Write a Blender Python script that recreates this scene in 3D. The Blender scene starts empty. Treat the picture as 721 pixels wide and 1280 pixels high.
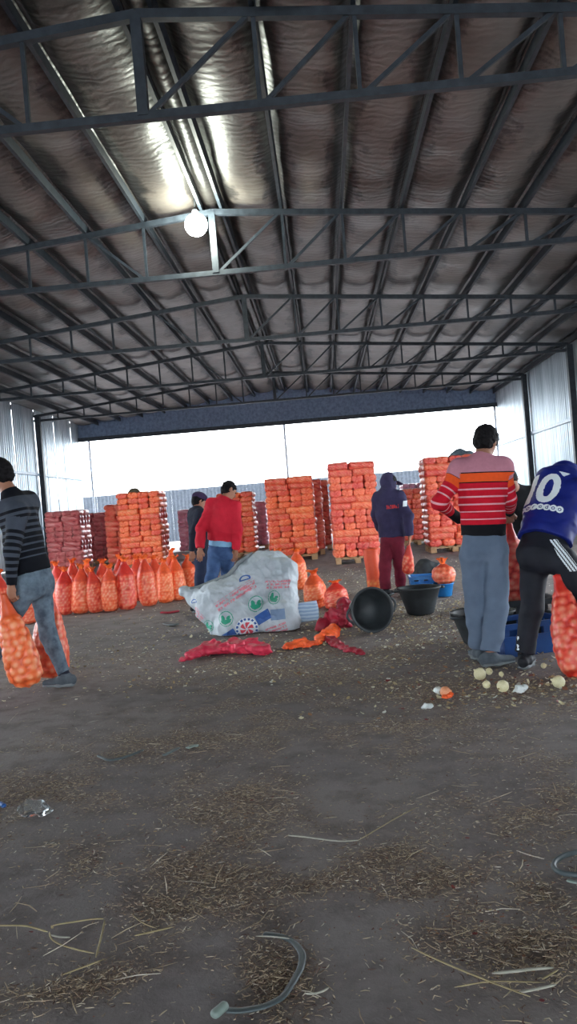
import bpy, bmesh, math, random
import numpy as np
from mathutils import Vector, Matrix
from mathutils.bvhtree import BVHTree

SC = bpy.context.scene
COL = SC.collection
rnd = random.Random(7)
PI = math.pi

# ------------------------------------------------------------------ camera
yaw, pit, roll = math.radians(2.58), math.radians(-0.25), math.radians(4.6)
fw = Vector((-math.sin(yaw) * math.cos(pit), math.cos(yaw) * math.cos(pit), math.sin(pit)))
r0 = Vector((math.cos(yaw), math.sin(yaw), 0))
u0 = r0.cross(fw)
rt = r0 * math.cos(roll) - u0 * math.sin(roll)
up = r0 * math.sin(roll) + u0 * math.cos(roll)
cam_d = bpy.data.cameras.new('camera')
cam_d.sensor_fit = 'VERTICAL'
cam_d.sensor_height = 36.0
cam_d.lens = 36.0 * 1000.0 / 1280.0
cam_d.clip_start = 0.05
cam_d.clip_end = 400
cam = bpy.data.objects.new('camera', cam_d)
COL.objects.link(cam)
m = Matrix.Identity(4)
for i in range(3):
    m[i][0], m[i][1], m[i][2] = rt[i], up[i], -fw[i]
m[2][3] = 1.25
cam.matrix_world = m
SC.camera = cam

# ------------------------------------------------------------------ overcast sky, exposure
w = bpy.data.worlds.new('overcast_sky')
SC.world = w
w.use_nodes = True
bg = w.node_tree.nodes['Background']
bg.inputs[0].default_value = (0.86, 0.94, 1.0, 1)
bg.inputs[1].default_value = 1.0
SC.view_settings.view_transform = 'Standard'
SC.view_settings.look = 'None'
SC.view_settings.gamma = 1.0
SC.view_settings.use_curve_mapping = False
SC.view_settings.exposure = 3.5
SC.cycles.max_bounces = 8
SC.cycles.diffuse_bounces = 4
SC.cycles.sample_clamp_indirect = 6.0

# the shed: X_L..X_R wide, open at both ends, ridge along Y
X_L, X_R, X_M = -9.80, 7.20, -1.38
Y_FRONT, Y_BACK = -14.6, 32.4
EAVE, RIDGE = 5.13, 5.93
TRUSS_Y = [7.4, 12.4, 17.4, 22.4, 27.4]

# ------------------------------------------------------------------ helpers
def tag(o, label=None, cat=None, group=None, kind=None):
    if label: o['label'] = label
    if cat: o['category'] = cat
    if group: o['group'] = group
    if kind: o['kind'] = kind
    return o

def link(o, parent=None):
    COL.objects.link(o)
    if parent is not None:
        o.parent = parent
        if parent.matrix_basis != Matrix.Identity(4):
            o.matrix_parent_inverse = parent.matrix_basis.inverted()
    return o

def empty(name, loc=(0, 0, 0), label=None, cat=None, group=None, kind=None):
    o = bpy.data.objects.new(name, None)
    o.location = loc
    o.empty_display_size = 0.1
    link(o)
    return tag(o, label, cat, group, kind)

def mesh_np(name, V, F, mat=None, smooth=True, attrs=None):
    """V (n,3), F (m,3|4) arrays -> mesh"""
    V = np.asarray(V, dtype=np.float32); F = np.asarray(F, dtype=np.int32)
    me = bpy.data.meshes.new(name)
    k = F.shape[1]
    me.vertices.add(len(V)); me.vertices.foreach_set('co', V.ravel())
    me.loops.add(F.size); me.loops.foreach_set('vertex_index', F.ravel())
    me.polygons.add(len(F))
    me.polygons.foreach_set('loop_start', np.arange(0, F.size, k, dtype=np.int32))
    me.update(calc_edges=True)
    me.validate()
    if smooth:
        me.polygons.foreach_set('use_smooth', np.ones(len(me.polygons), dtype=bool))
    if mat: me.materials.append(mat)
    for n, a in (attrs or {}).items():
        a = np.asarray(a, dtype=np.float32)
        if a.ndim == 1:
            at_ = me.attributes.new(n, 'FLOAT', 'POINT'); at_.data.foreach_set('value', a)
        else:
            at_ = me.attributes.new(n, 'FLOAT_VECTOR', 'POINT'); at_.data.foreach_set('vector', a.ravel())
    me.update()
    return me

def obj(name, me, parent=None, loc=None, rotz=None):
    o = bpy.data.objects.new(name, me)
    link(o, parent)
    if loc is not None: o.location = loc
    if rotz is not None: o.rotation_euler = (0, 0, rotz)
    return o

def bm_mesh(name, bm, mat, smooth=False):
    me = bpy.data.meshes.new(name)
    bm.normal_update()
    bm.to_mesh(me); bm.free()
    me.materials.append(mat)
    if smooth:
        me.polygons.foreach_set('use_smooth', np.ones(len(me.polygons), dtype=bool))
    return me

def box_bm(bm, lo, hi):
    x0, y0, z0 = lo; x1, y1, z1 = hi
    v = [bm.verts.new(p) for p in ((x0,y0,z0),(x1,y0,z0),(x1,y1,z0),(x0,y1,z0),(x0,y0,z1),(x1,y0,z1),(x1,y1,z1),(x0,y1,z1))]
    for f in ((0,3,2,1),(4,5,6,7),(0,1,5,4),(1,2,6,5),(2,3,7,6),(3,0,4,7)):
        bm.faces.new([v[i] for i in f])

def bar_bm(bm, a, b, w_, h_, upv=(0, 0, 1)):
    """rectangular bar from a to b, w_ across, h_ along upv"""
    a = Vector(a); b = Vector(b); d = (b - a).normalized()
    u = Vector(upv); u = (u - d * u.dot(d))
    if u.length < 1e-5: u = Vector((1, 0, 0)) - d * d.x
    u.normalize(); s = d.cross(u)
    vs = []
    for p in (a, b):
        for sx, sy in ((-1, -1), (1, -1), (1, 1), (-1, 1)):
            vs.append(bm.verts.new(p + s * (sx * w_ / 2) + u * (sy * h_ / 2)))
    for f in ((3,2,1,0),(4,5,6,7),(0,1,5,4),(1,2,6,5),(2,3,7,6),(3,0,4,7)):
        bm.faces.new([vs[i] for i in f])

def bar(name, a, b, w_, h_, mat, parent=None, upv=(0, 0, 1)):
    bm = bmesh.new(); bar_bm(bm, a, b, w_, h_, upv)
    return obj(name, bm_mesh(name, bm, mat), parent)

def tube_np(path, radii, n=10, caps=True, flat=None):
    """tube along a path; flat = (side scale, vertical scale)"""
    P = np.asarray(path, float); R = np.broadcast_to(np.asarray(radii, float), (len(P),))
    T = np.gradient(P, axis=0); T /= np.linalg.norm(T, axis=1)[:, None] + 1e-9
    upv = np.array([0, 0, 1.0]) if abs(T[:, 2]).mean() < .8 else np.array([1.0, 0, 0])
    S = np.cross(T, upv); S /= np.linalg.norm(S, axis=1)[:, None] + 1e-9
    U = np.cross(S, T)
    a = np.linspace(0, 2 * PI, n, endpoint=False)
    fs, fu = flat or (1, 1)
    V = (P[:, None] + R[:, None, None] * (fs * np.cos(a)[None, :, None] * S[:, None] + fu * np.sin(a)[None, :, None] * U[:, None])).reshape(-1, 3)
    F = []
    for i in range(len(P) - 1):
        for j in range(n):
            j2 = (j + 1) % n
            F.append((i*n+j, i*n+j2, (i+1)*n+j2, (i+1)*n+j))
    V = list(V)
    if caps:
        for i, rev in ((0, True), (len(P) - 1, False)):
            c = len(V); V.append(P[i])
            for j in range(n):
                j2 = (j + 1) % n
                t = (i*n+j, i*n+j2, c, c)
                F.append((t[1], t[0], c, c) if rev else t)
    F2 = [f[:3] if f[2] == f[3] else f for f in F]
    me = bpy.data.meshes.new('tube')
    me.from_pydata([tuple(v) for v in V], [], F2)
    me.polygons.foreach_set('use_smooth', np.ones(len(me.polygons), dtype=bool))
    return me

def lathe(name, prof, n, mat, smooth=True):
    """prof: list of (r,z), open polyline -> surface of revolution"""
    a = np.linspace(0, 2 * PI, n, endpoint=False)
    V = []; F = []
    for r, z in prof:
        V += [(r * math.cos(t), r * math.sin(t), z) for t in a]
    for i in range(len(prof) - 1):
        for j in range(n):
            j2 = (j + 1) % n
            F.append((i*n+j, i*n+j2, (i+1)*n+j2, (i+1)*n+j))
    return mesh_np(name, V, F, mat, smooth)

# ---- value noise (numpy)
def _hash(ix, iy, iz, seed):
    h = (ix * 374761393 + iy * 668265263 + iz * 2147483647 + seed * 974711) & 0xffffffff
    h = ((h ^ (h >> 13)) * 1274126177) & 0xffffffff
    return ((h ^ (h >> 16)) & 0xffff) / 65535.0
def vnoise(P, scale=1.0, seed=0):
    P = np.asarray(P, float) * scale
    if P.shape[1] == 2: P = np.c_[P, np.zeros(len(P))]
    I = np.floor(P).astype(np.int64); f = P - I; f = f * f * (3 - 2 * f)
    out = 0
    for dx in (0, 1):
        for dy in (0, 1):
            for dz in (0, 1):
                wgt = (f[:, 0] if dx else 1 - f[:, 0]) * (f[:, 1] if dy else 1 - f[:, 1]) * (f[:, 2] if dz else 1 - f[:, 2])
                out = out + wgt * _hash(I[:, 0] + dx, I[:, 1] + dy, I[:, 2] + dz, seed)
    return out * 2 - 1
def fbm(P, scale, seed=0, oct=3):
    return sum(vnoise(P, scale * 2 ** k, seed + k) * .5 ** k for k in range(oct))

# ------------------------------------------------------------------ implicit surfaces (bodies, clothes, bags)
def _n(v):
    v = np.asarray(v, float); return v / (np.linalg.norm(v) + 1e-12)

class Sdf:
    """smooth union of tapered limbs / ellipsoids, polygonised with surface nets"""
    def __init__(self): self.pr = []
    def limb(self, a, b, ra, rb, k=.03, clip_a=False, clip_b=False, sub=False):
        self.pr.append(('l', np.array(a, float), np.array(b, float), ra, rb, k, clip_a, clip_b, sub)); return self
    def slab(self, a, b, ra, rb, side, k=.04, clip_a=False, clip_b=False, sub=False):
        """limb of elliptical section: ra, rb = (half width along side, half depth)"""
        self.pr.append(('s', np.array(a, float), np.array(b, float), ra, rb, k, clip_a, clip_b, sub, _n(side))); return self
    def ell(self, c, r, fwd=(0, 1, 0), upv=(0, 0, 1), k=.03, sub=False):
        f_ = _n(fwd); s = _n(np.cross(f_, upv)); u = np.cross(s, f_)
        self.pr.append(('e', np.array(c, float), np.array(r, float), np.array([s, f_, u]), k, sub)); return self
    def _bb(self, p):
        if p[0] == 'e': R = max(p[2]); return p[1] - R, p[1] + R
        R = max(np.max(p[3]), np.max(p[4])); return np.minimum(p[1], p[2]) - R, np.maximum(p[1], p[2]) + R
    def _d(self, p, Q):
        if p[0] == 'e':
            q = (Q - p[1]) @ p[3].T / p[2]
            return (np.sqrt((q * q).sum(-1)) - 1) * min(p[2])
        a, b = p[1], p[2]; ab = b - a; L = np.linalg.norm(ab); d_ = ab / (L + 1e-9)
        q = Q - a; h = q @ d_; t = np.clip(h / (L + 1e-9), 0, 1)
        if p[0] == 'l':
            r = p[3] + (p[4] - p[3]) * t
            d = np.sqrt(((q - (t * L)[..., None] * d_) ** 2).sum(-1)) - r
        else:
            s = p[9] - d_ * (p[9] @ d_); s = _n(s); e = np.cross(d_, s)
            r1 = p[3][0] + (p[4][0] - p[3][0]) * t; r2 = p[3][1] + (p[4][1] - p[3][1]) * t
            q1 = (q @ s) / r1; q2 = (q @ e) / r2; m_ = np.minimum(r1, r2)
            q3 = (h - t * L) / m_
            d = (np.sqrt(q1 * q1 + q2 * q2 + q3 * q3) - 1) * m_
        if p[6]: d = np.maximum(d, -h)
        if p[7]: d = np.maximum(d, h - L)
        return d
    def at_points(self, Q, idx=None):
        out = np.full(len(Q), 9.0)
        for i, p in enumerate(self.pr):
            sub = p[-1] if p[0] == 'e' else p[8]
            if sub or (idx is not None and i not in idx): continue
            out = np.minimum(out, self._d(p, Q))
        return out
    def mesh(self, res):
        bbs = [self._bb(p) for p in self.pr if not (p[-1] is True if p[0] == 'e' else p[8])]
        pad = 3 * res
        lo = np.min([b[0] for b in bbs], 0) - pad; hi = np.max([b[1] for b in bbs], 0) + pad
        n = np.ceil((hi - lo) / res).astype(int) + 1
        G_ = np.full(n, 1.0, dtype=np.float64)
        ax = [lo[i] + res * np.arange(n[i]) for i in range(3)]
        for p in self.pr:
            k = p[4] if p[0] == 'e' else p[5]
            sub = p[5] if p[0] == 'e' else p[8]
            b0, b1 = self._bb(p)
            i0 = np.maximum(np.floor((b0 - k - 3 * res - lo) / res).astype(int), 0)
            i1 = np.minimum(np.ceil((b1 + k + 3 * res - lo) / res).astype(int) + 1, n)
            if np.any(i1 <= i0): continue
            X, Y, Z = np.meshgrid(ax[0][i0[0]:i1[0]], ax[1][i0[1]:i1[1]], ax[2][i0[2]:i1[2]], indexing='ij')
            d = self._d(p, np.stack([X, Y, Z], -1))
            s = G_[i0[0]:i1[0], i0[1]:i1[1], i0[2]:i1[2]]
            if sub:
                d = -d
                h = np.maximum(k - np.abs(s - d), 0) / max(k, 1e-6)
                s[...] = np.maximum(s, d) + h * h * k * .25
            else:
                h = np.maximum(k - np.abs(s - d), 0) / max(k, 1e-6)
                s[...] = np.minimum(s, d) - h * h * k * .25
        return surface_nets(G_, lo, res)

def surface_nets(G_, lo, res):
    n = np.array(G_.shape); c = n - 1
    S = G_ < 0
    cnt = np.zeros(c); acc = np.zeros((*c, 3))
    corners = [(i, j, k) for i in (0, 1) for j in (0, 1) for k in (0, 1)]
    def sl(o): return tuple(slice(o[a], o[a] + c[a]) for a in range(3))
    for axis in range(3):
        for o in corners:
            if o[axis]: continue
            o2 = list(o); o2[axis] = 1; o2 = tuple(o2)
            a = G_[sl(o)]; b = G_[sl(o2)]
            x = (a < 0) != (b < 0)
            t = np.where(x, a / np.where(x, a - b, 1), 0)
            cnt += x
            for q in range(3):
                acc[..., q] += np.where(x, o[q] + (t if q == axis else 0), 0)
    act = cnt > 0
    idx = -np.ones(c, dtype=np.int64); idx[act] = np.arange(act.sum())
    I = np.argwhere(act)
    V = lo + res * (I + acc[act] / cnt[act][:, None])
    F = []
    for axis in range(3):
        b_, d_ = (axis + 1) % 3, (axis + 2) % 3
        s1 = [slice(None)] * 3; s1[axis] = slice(0, n[axis] - 1)
        s2 = [slice(None)] * 3; s2[axis] = slice(1, n[axis])
        x = S[tuple(s1)] != S[tuple(s2)]
        E = np.argwhere(x)
        ok = (E[:, b_] > 0) & (E[:, d_] > 0) & (E[:, b_] < c[b_]) & (E[:, d_] < c[d_])
        E = E[ok]
        flip = S[tuple(s1)][tuple(E.T)]
        q = []
        for ob, od in ((0, 0), (1, 0), (1, 1), (0, 1)):
            e = E.copy(); e[:, b_] -= ob; e[:, d_] -= od
            q.append(idx[tuple(e.T)])
        q = np.stack(q, 1)
        q[~flip] = q[~flip][:, ::-1]
        F.append(q)
    F = np.concatenate(F)
    return V, F

def vnormals(V, F):
    N = np.zeros_like(V)
    a, b, c_ = V[F[:, 0]], V[F[:, 1]], V[F[:, 2]]
    fn = np.cross(b - a, c_ - a)
    if F.shape[1] == 4: fn = fn + np.cross(V[F[:, 2]] - a, V[F[:, 3]] - a)
    for k in range(F.shape[1]): np.add.at(N, F[:, k], fn)
    return N / (np.linalg.norm(N, axis=1)[:, None] + 1e-12)

# ------------------------------------------------------------------ material helpers
def mat(name, col=(.5, .5, .5), rough=.7, metal=0.0, spec=.5):
    m_ = bpy.data.materials.new(name); m_.use_nodes = True
    b = m_.node_tree.nodes['Principled BSDF']
    b.inputs['Base Color'].default_value = (*col, 1)
    b.inputs['Roughness'].default_value = rough
    b.inputs['Metallic'].default_value = metal
    b.inputs['Specular IOR Level'].default_value = spec
    return m_
class NT:
    def __init__(self, m_): self.t = m_.node_tree; self.b = self.t.nodes['Principled BSDF']
    def node(self, typ, **kw):
        n = self.t.nodes.new(typ)
        for k, v in kw.items(): setattr(n, k, v)
        return n
    def l(self, a, b): self.t.links.new(a, b)
    def noise(self, scale, detail=3, rough=.55, vec=None):
        n = self.node('ShaderNodeTexNoise'); n.inputs['Scale'].default_value = scale
        n.inputs['Detail'].default_value = detail; n.inputs['Roughness'].default_value = rough
        if vec is not None: self.l(vec, n.inputs['Vector'])
        return n.outputs['Fac']
    def coord(self, which='Object', scale=None):
        c = self.node('ShaderNodeTexCoord').outputs[which]
        if scale:
            mp = self.node('ShaderNodeMapping'); mp.inputs['Scale'].default_value = scale
            self.l(c, mp.inputs[0]); c = mp.outputs[0]
        return c
    def pos(self, scale=None):
        c = self.node('ShaderNodeNewGeometry').outputs['Position']
        if scale:
            mp = self.node('ShaderNodeMapping'); mp.inputs['Scale'].default_value = scale
            self.l(c, mp.inputs[0]); c = mp.outputs[0]
        return c
    def attr(self, name):
        n = self.node('ShaderNodeAttribute'); n.attribute_name = name; return n
    def ramp(self, fac, stops, interp='LINEAR'):
        n = self.node('ShaderNodeValToRGB'); cr = n.color_ramp; cr.interpolation = interp
        while len(cr.elements) < len(stops): cr.elements.new(0.5)
        for e, (p, c) in zip(cr.elements, stops):
            e.position = p; e.color = (*c, 1) if len(c) == 3 else c
        self.l(fac, n.inputs[0]); return n.outputs[0]
    def mix(self, fac, a, b, typ='MIX'):
        n = self.node('ShaderNodeMix', data_type='RGBA', blend_type=typ)
        for s, v in ((n.inputs[0], fac), (n.inputs[6], a), (n.inputs[7], b)):
            if hasattr(v, 'links') or hasattr(v, 'is_linked'): self.l(v, s)
            elif isinstance(v, (int, float)): s.default_value = v
            else: s.default_value = (*v, 1)
        return n.outputs[2]
    def math(self, op, a, b=None, c=None):
        n = self.node('ShaderNodeMath', operation=op)
        for i, v in enumerate((a, b, c)):
            if v is None: continue
            if hasattr(v, 'is_linked'): self.l(v, n.inputs[i])
            else: n.inputs[i].default_value = v
        return n.outputs[0]
    def bump(self, h, strength=.3, dist=.01):
        n = self.node('ShaderNodeBump'); n.inputs['Strength'].default_value = strength; n.inputs['Distance'].default_value = dist
        self.l(h, n.inputs['Height']); self.l(n.outputs[0], self.b.inputs['Normal'])
    def color(self, c): self.l(c, self.b.inputs['Base Color'])

def S(r_, g_, b_):
    """sRGB 0..255 -> linear"""
    def f(c):
        c /= 255.0
        return c / 12.92 if c <= .04045 else ((c + .055) / 1.055) ** 2.4
    return (f(r_), f(g_), f(b_))


# ------------------------------------------------------------------ materials
def steel(name, c, r_=.5):
    m_ = mat(name, c, r_, .0, .4); n = NT(m_)
    k = n.noise(9, 4, .6, n.pos())
    n.color(n.mix(n.ramp(k, [(.35, (0, 0, 0)), (.75, (1, 1, 1))]), c, tuple(x * 1.7 + .012 for x in c)))
    return m_
M_STEEL = steel('blue_grey_painted_steel', S(30, 37, 45), .55)
M_GIRT = steel('light_steel', S(120, 138, 155), .45)
M_POST = steel('pale_post_paint', S(190, 196, 205), .5)

def galv():
    m_ = mat('galvanised_sheet', S(188, 200, 208), .38, .55, .5); n = NT(m_)
    st = n.noise(1.2, 4, .6, n.pos((3, 3, .25)))
    n.color(n.ramp(st, [(.3, S(150, 164, 174)), (.7, S(205, 214, 220))]))
    return m_
M_GALV = galv()
M_FENCE = steel('blue_grey_fence_sheet', S(52, 58, 67), .6)
M_GABLE = steel('gable_sheet', S(96, 112, 136), .55)

def insul():
    m_ = mat('foil_faced_insulation', S(128, 118, 112), .4, .15, .5); n = NT(m_)
    p = n.pos()
    a = n.noise(.55, 4, .6, p)
    b = n.noise(2.4, 5, .65, n.pos((1, .5, 1)))
    base = n.ramp(a, [(.3, S(86, 80, 76)), (.55, S(106, 99, 93)), (.75, S(120, 114, 106))])
    base = n.mix(n.math('MULTIPLY', n.ramp(b, [(.52, (0, 0, 0)), (.72, (1, 1, 1))]), .5), base, S(52, 48, 46))
    # darkened unevenly towards the purlins, with a noise-broken edge
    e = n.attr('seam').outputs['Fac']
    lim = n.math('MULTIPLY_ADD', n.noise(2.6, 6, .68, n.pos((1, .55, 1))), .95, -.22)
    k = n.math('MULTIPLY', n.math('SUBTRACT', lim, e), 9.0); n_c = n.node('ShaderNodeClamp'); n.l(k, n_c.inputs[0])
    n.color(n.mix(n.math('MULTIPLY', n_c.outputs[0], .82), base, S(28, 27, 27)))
    wv = n.node('ShaderNodeTexWave', wave_type='BANDS', bands_direction='Y')
    wv.inputs['Scale'].default_value = 2.2; wv.inputs['Distortion'].default_value = 9; wv.inputs['Detail'].default_value = 3
    wv.inputs['Detail Scale'].default_value = 1.6
    n.l(p, wv.inputs['Vector'])
    n.bump(n.math('ADD', wv.outputs['Fac'], n.math('MULTIPLY', n.noise(3.5, 5, .65, p), 2.2)), .09, .03)
    return m_
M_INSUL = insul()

def soil():
    m_ = mat('trodden_soil', S(92, 82, 78), .93, 0, .2); n = NT(m_)
    p = n.pos()
    a = n.noise(.55, 5, .6, p); b = n.noise(5, 6, .65, p); c = n.noise(60, 3, .6, p)
    base = n.ramp(a, [(.3, S(122, 116, 117)), (.5, S(138, 131, 130)), (.72, S(153, 144, 141))])
    base = n.mix(n.ramp(b, [(.45, (0, 0, 0)), (.75, (1, 1, 1))]), base, S(104, 95, 94))
    ch = n.attr('chaff').outputs['Fac']
    fine = n.ramp(c, [(.40, S(114, 102, 98)), (.55, S(154, 138, 124)), (.7, S(188, 172, 152))])
    base = n.mix(n.math('MULTIPLY', ch, .75), base, fine)
    n.color(base)
    n.bump(n.math('ADD', n.math('MULTIPLY', b, .6), n.math('MULTIPLY', c, .5)), .5, .02)
    return m_
M_SOIL = soil()

def net(name, gap, cord, onion, sheen=.42, var=.12):
    """mesh sacking stretched over onions: 'bulge' is 1 where an onion presses against the net"""
    m_ = mat(name, cord, sheen, 0, .5); n = NT(m_)
    g_ = n.attr('bulge').outputs['Fac']
    base = n.ramp(g_, [(.0, gap), (.4, cord), (.76, tuple(.72 * x + .28 * y for x, y in zip(cord, onion))), (.97, onion)])
    sp = n.noise(30, 2, .5, n.coord('Object'))
    base = n.mix(n.math('MULTIPLY', n.ramp(sp, [(.5, (0, 0, 0)), (.7, (1, 1, 1))]), .35), base, cord)
    oi = n.node('ShaderNodeObjectInfo').outputs['Random']
    hs = n.node('ShaderNodeHueSaturation')
    n.l(base, hs.inputs['Color'])
    n.l(n.math('MULTIPLY_ADD', oi, 2 * var, 1 - var), hs.inputs['Value'])
    n.l(n.math('MULTIPLY_ADD', oi, .016, .492), hs.inputs['Hue'])
    n.color(hs.outputs[0])
    n.bump(n.noise(160, 2, .5, n.coord('Object')), .25, .004)
    return m_
M_NET = net('orange_net_over_onions', S(208, 62, 36), S(238, 88, 50), S(244, 160, 122))
M_NETL = net('orange_net_close', S(212, 66, 36), S(236, 88, 48), S(242, 146, 108))
M_NETR = net('red_orange_net_over_onions', S(188, 56, 44), S(228, 86, 64), S(238, 148, 120), .4)
M_NETP = net('wine_net_over_onions', S(132, 44, 56), S(198, 90, 98), S(220, 146, 146), .38)
M_NETK = net('pink_net_over_onions', S(160, 72, 100), S(220, 140, 166), S(236, 190, 204), .4)
def cloth(name, c, c2=None, rough=.85, sc=12, spec=.25):
    m_ = mat(name, c, rough, 0, spec); n = NT(m_)
    k = n.noise(sc, 4, .6, n.coord('Object'))
    n.color(n.ramp(k, [(.3, c), (.72, c2 or tuple(min(1, x * 1.35 + .004) for x in c))]))
    n.bump(n.noise(220, 2, .5, n.coord('Object')), .15, .003)
    return m_
M_TOP = cloth('bare_orange_net', S(236, 92, 40), S(250, 128, 62), .5, 40)
M_YNET = net('yellow_orange_net', S(226, 92, 34), S(238, 112, 44), S(246, 170, 80), .5)
M_RUBBER = cloth('black_rubber', S(34, 38, 42), S(58, 64, 68), .55, 5, .4)
M_BLUEP = cloth('blue_plastic', S(24, 66, 128), S(34, 84, 150), .45, 4, .5)
M_BLUEB = cloth('bright_blue_plastic', S(18, 112, 190), S(40, 136, 208), .4, 6, .5)
M_WOOD = cloth('pallet_wood', S(150, 118, 88), S(186, 152, 118), .85, 9)
M_TARP = cloth('dark_olive_tarp', S(70, 64, 52), S(112, 102, 84), .8, 8)
M_GTARP = cloth('grey_blue_tarp', S(70, 82, 92), S(110, 122, 130), .6, 8)


# ------------------------------------------------------------------ ground
PATCH = [  # (x, y, rx, ry, strength) straw and chaff lying in drifts
    (-1.05, 4.6, .55, .35, .8), (-1.25, 3.75, .5, .5, .8), (-.55, 4.55, .5, .28, .8), (-.42, 3.35, .32, .42, .9),
    (-.42, 2.72, .27, .36, 1.0), (-.12, 2.72, .16, .16, .7), (.02, 2.85, .22, .24, .8), (.42, 4.35, .42, .55, .8),
    (.0, 5.4, 1.1, .8, .75), (.42, 2.55, .34, .42, 1.0), (.62, 2.35, .3, .3, .9), (-.78, 2.2, .2, .07, .7),
    (-1.02, 2.85, .16, .2, .7), (-.27, 2.16, .13, .16, 1.0), (1.0, 5.0, .8, .5, .9), (.7, 7.0, 1.2, .9, .9),
    (-.6, 6.2, 1.0, .5, .8), (1.0, 8.5, 1.5, 1.3, .9), (.2, 12.5, 2.5, 2.5, .6), (-2.0, 7.2, 1.2, .7, .55),
    (.3, 2.12, .24, .12, .4), (.85, 3.2, .3, .4, .7), (.3, 3.15, .22, .2, .5), (-.75, 2.75, .12, .2, .6)]
def chaff(P):
    P = np.asarray(P, float)
    wp = P + .22 * np.c_[fbm(P, 2.1, 40), fbm(P, 2.1, 50)] * np.clip(P[:, 1:2] / 4, .4, 1.4)
    d = np.zeros(len(P))
    for x, y, rx, ry, s in PATCH:
        q = ((wp[:, 0] - x) / rx) ** 2 + ((wp[:, 1] - y) / ry) ** 2
        d = np.maximum(d, s * np.exp(-.75 * q ** 1.3) * 1.05)
    d *= np.clip(.62 + .85 * fbm(P, 4.5, 60, 4), .04, 1)
    return np.clip(d + .10 * np.clip(fbm(P, 1.1, 70), 0, 1), 0, 1)
def ground_z(P):
    P = np.asarray(P, float)
    return .010 * fbm(P, 1.3, 5, 4) + .004 * fbm(P, 9, 9, 2) - .006
def axis(lo, hi, a, b, fine, coarse):
    s = [lo]
    while s[-1] < hi:
        x = s[-1]; dist = max(a - x, x - b, 0)
        s.append(x + fine + dist * coarse)
    return np.array(s)
gx = axis(-60, 60, -4, 3.5, .045, .16); gy = axis(-20, 75, 1.0, 9, .045, .14)
GX, GY = np.meshgrid(gx, gy, indexing='ij')
PG = np.c_[GX.ravel(), GY.ravel()]
nx, ny = len(gx), len(gy)
ii = np.arange(nx * ny).reshape(nx, ny)
FG = np.stack([ii[:-1, :-1], ii[1:, :-1], ii[1:, 1:], ii[:-1, 1:]], -1).reshape(-1, 4)
floor = obj('floor', mesh_np('floor', np.c_[PG, ground_z(PG)], FG, M_SOIL, True, {'chaff': chaff(PG)}))
tag(floor, 'trodden brown earth floor strewn with straw and onion skins', None, None, 'structure')

# ------------------------------------------------------------------ walls of corrugated sheet
def corrug(name, L, H, mat_, pitch=1 / 6, depth=.03):
    """sheet in the local XZ plane, L long, H high, trapezoidal ribs; 48 triangles a metre"""
    xs, ds = [], []
    for i in range(int(round(L / pitch))):
        for a, d in ((0, 0), (.35, 0), (.5, 1), (.85, 1)):
            xs.append((i + a) * pitch); ds.append(d * depth)
    xs.append(L); ds.append(0)
    k = len(xs)
    V = np.r_[np.c_[xs, ds, np.zeros(k)], np.c_[xs, ds, np.full(k, H)]]
    F = [(i, i + 1, k + i + 1, k + i) for i in range(k - 1)]
    return mesh_np(name, V, F, mat_, False)
def link_to(o, parent):
    o.parent = parent
    o.matrix_parent_inverse = parent.matrix_basis.inverted()
ROWS = [(0.02, 1.24), (1.26, 3.10), (3.13, 5.55)]
sheet_me = [corrug('corrugated_sheet', 1.0, b - a, M_GALV) for a, b in ROWS]
OPEN = (5.4, 15.4)
rest_me, open_me, end_me = [[corrug('corrugated_sheet', L_, b - a, M_GALV) for a, b in ROWS] for L_ in (OPEN[0] - Y_FRONT, OPEN[1] - OPEN[0], 17.4 - OPEN[1])]
def side_wall(name, X, sgn, label):
    wll = empty(name, (X, 17.4, 0), label, None, None, 'structure')
    for (a, b), me, re_, op_, en_ in zip(ROWS, sheet_me, rest_me, open_me, end_me):
        for i in range(15):
            o = obj('corrugated_sheet', me, None, (X + sgn * .01 * (i % 2), 17.4 + i + .0, a), PI / 2)
            link_to(o, wll)
        for y0, me2 in ((Y_FRONT, re_), (OPEN[0], op_), (OPEN[1], en_)):
            if me2 is op_ and a < 3: continue          # unseen bays left open below the top girt, added for daylight on the floor
            o = obj('plain_sheeting', me2, None, (X, y0, a), PI / 2); link_to(o, wll); tag(o, kind='stuff')
    for z, ya, yb in ((1.25, Y_FRONT, OPEN[0]), (1.25, OPEN[1], Y_BACK), (3.115, Y_FRONT, Y_BACK)):
        o = bar('girt', (X - sgn * .05, ya, z), (X - sgn * .05, yb, z), .07, .09, M_GIRT); link_to(o, wll)
    for y in [2.4 + 5 * i for i in range(-3, 6)]:
        o = bar('column', (X - sgn * .14, y, -.05), (X - sgn * .14, y, EAVE), .16, .16, M_STEEL, None, (1, 0, 0)); link_to(o, wll)
    return wll
side_wall('wall_left', X_L, -1, 'left wall of galvanised corrugated sheet between steel columns')
side_wall('wall_right', X_R, 1, 'right wall of galvanised corrugated sheet between dark columns')

# end wall: only a gable band over the wide opening, with three thin posts
back = empty('wall_back', (X_M, Y_BACK, 0), 'blue grey gable band over the wide open end of the shed', None, None, 'structure')
bm = bmesh.new()
zr = lambda x, e=.42: RIDGE + e - (RIDGE - EAVE) * abs(x - X_M) / 8.5
n_ = 102
for i in range(n_):
    xa = X_L + (X_R - X_L) * i / n_; xb = X_L + (X_R - X_L) * (i + 1) / n_
    d = .03 if i % 2 else 0
    f = [bm.verts.new(p) for p in ((xa, Y_BACK + d, 4.74), (xb, Y_BACK + d, 4.74), (xb, Y_BACK + d, zr(xb)), (xa, Y_BACK + d, zr(xa)))]
    bm.faces.new(f)
    g_ = [bm.verts.new(p) for p in ((xb, Y_BACK, 4.74), (xb, Y_BACK + .03, 4.74), (xb, Y_BACK + .03, zr(xb)), (xb, Y_BACK, zr(xb)))]
    bm.faces.new(g_)
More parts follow.
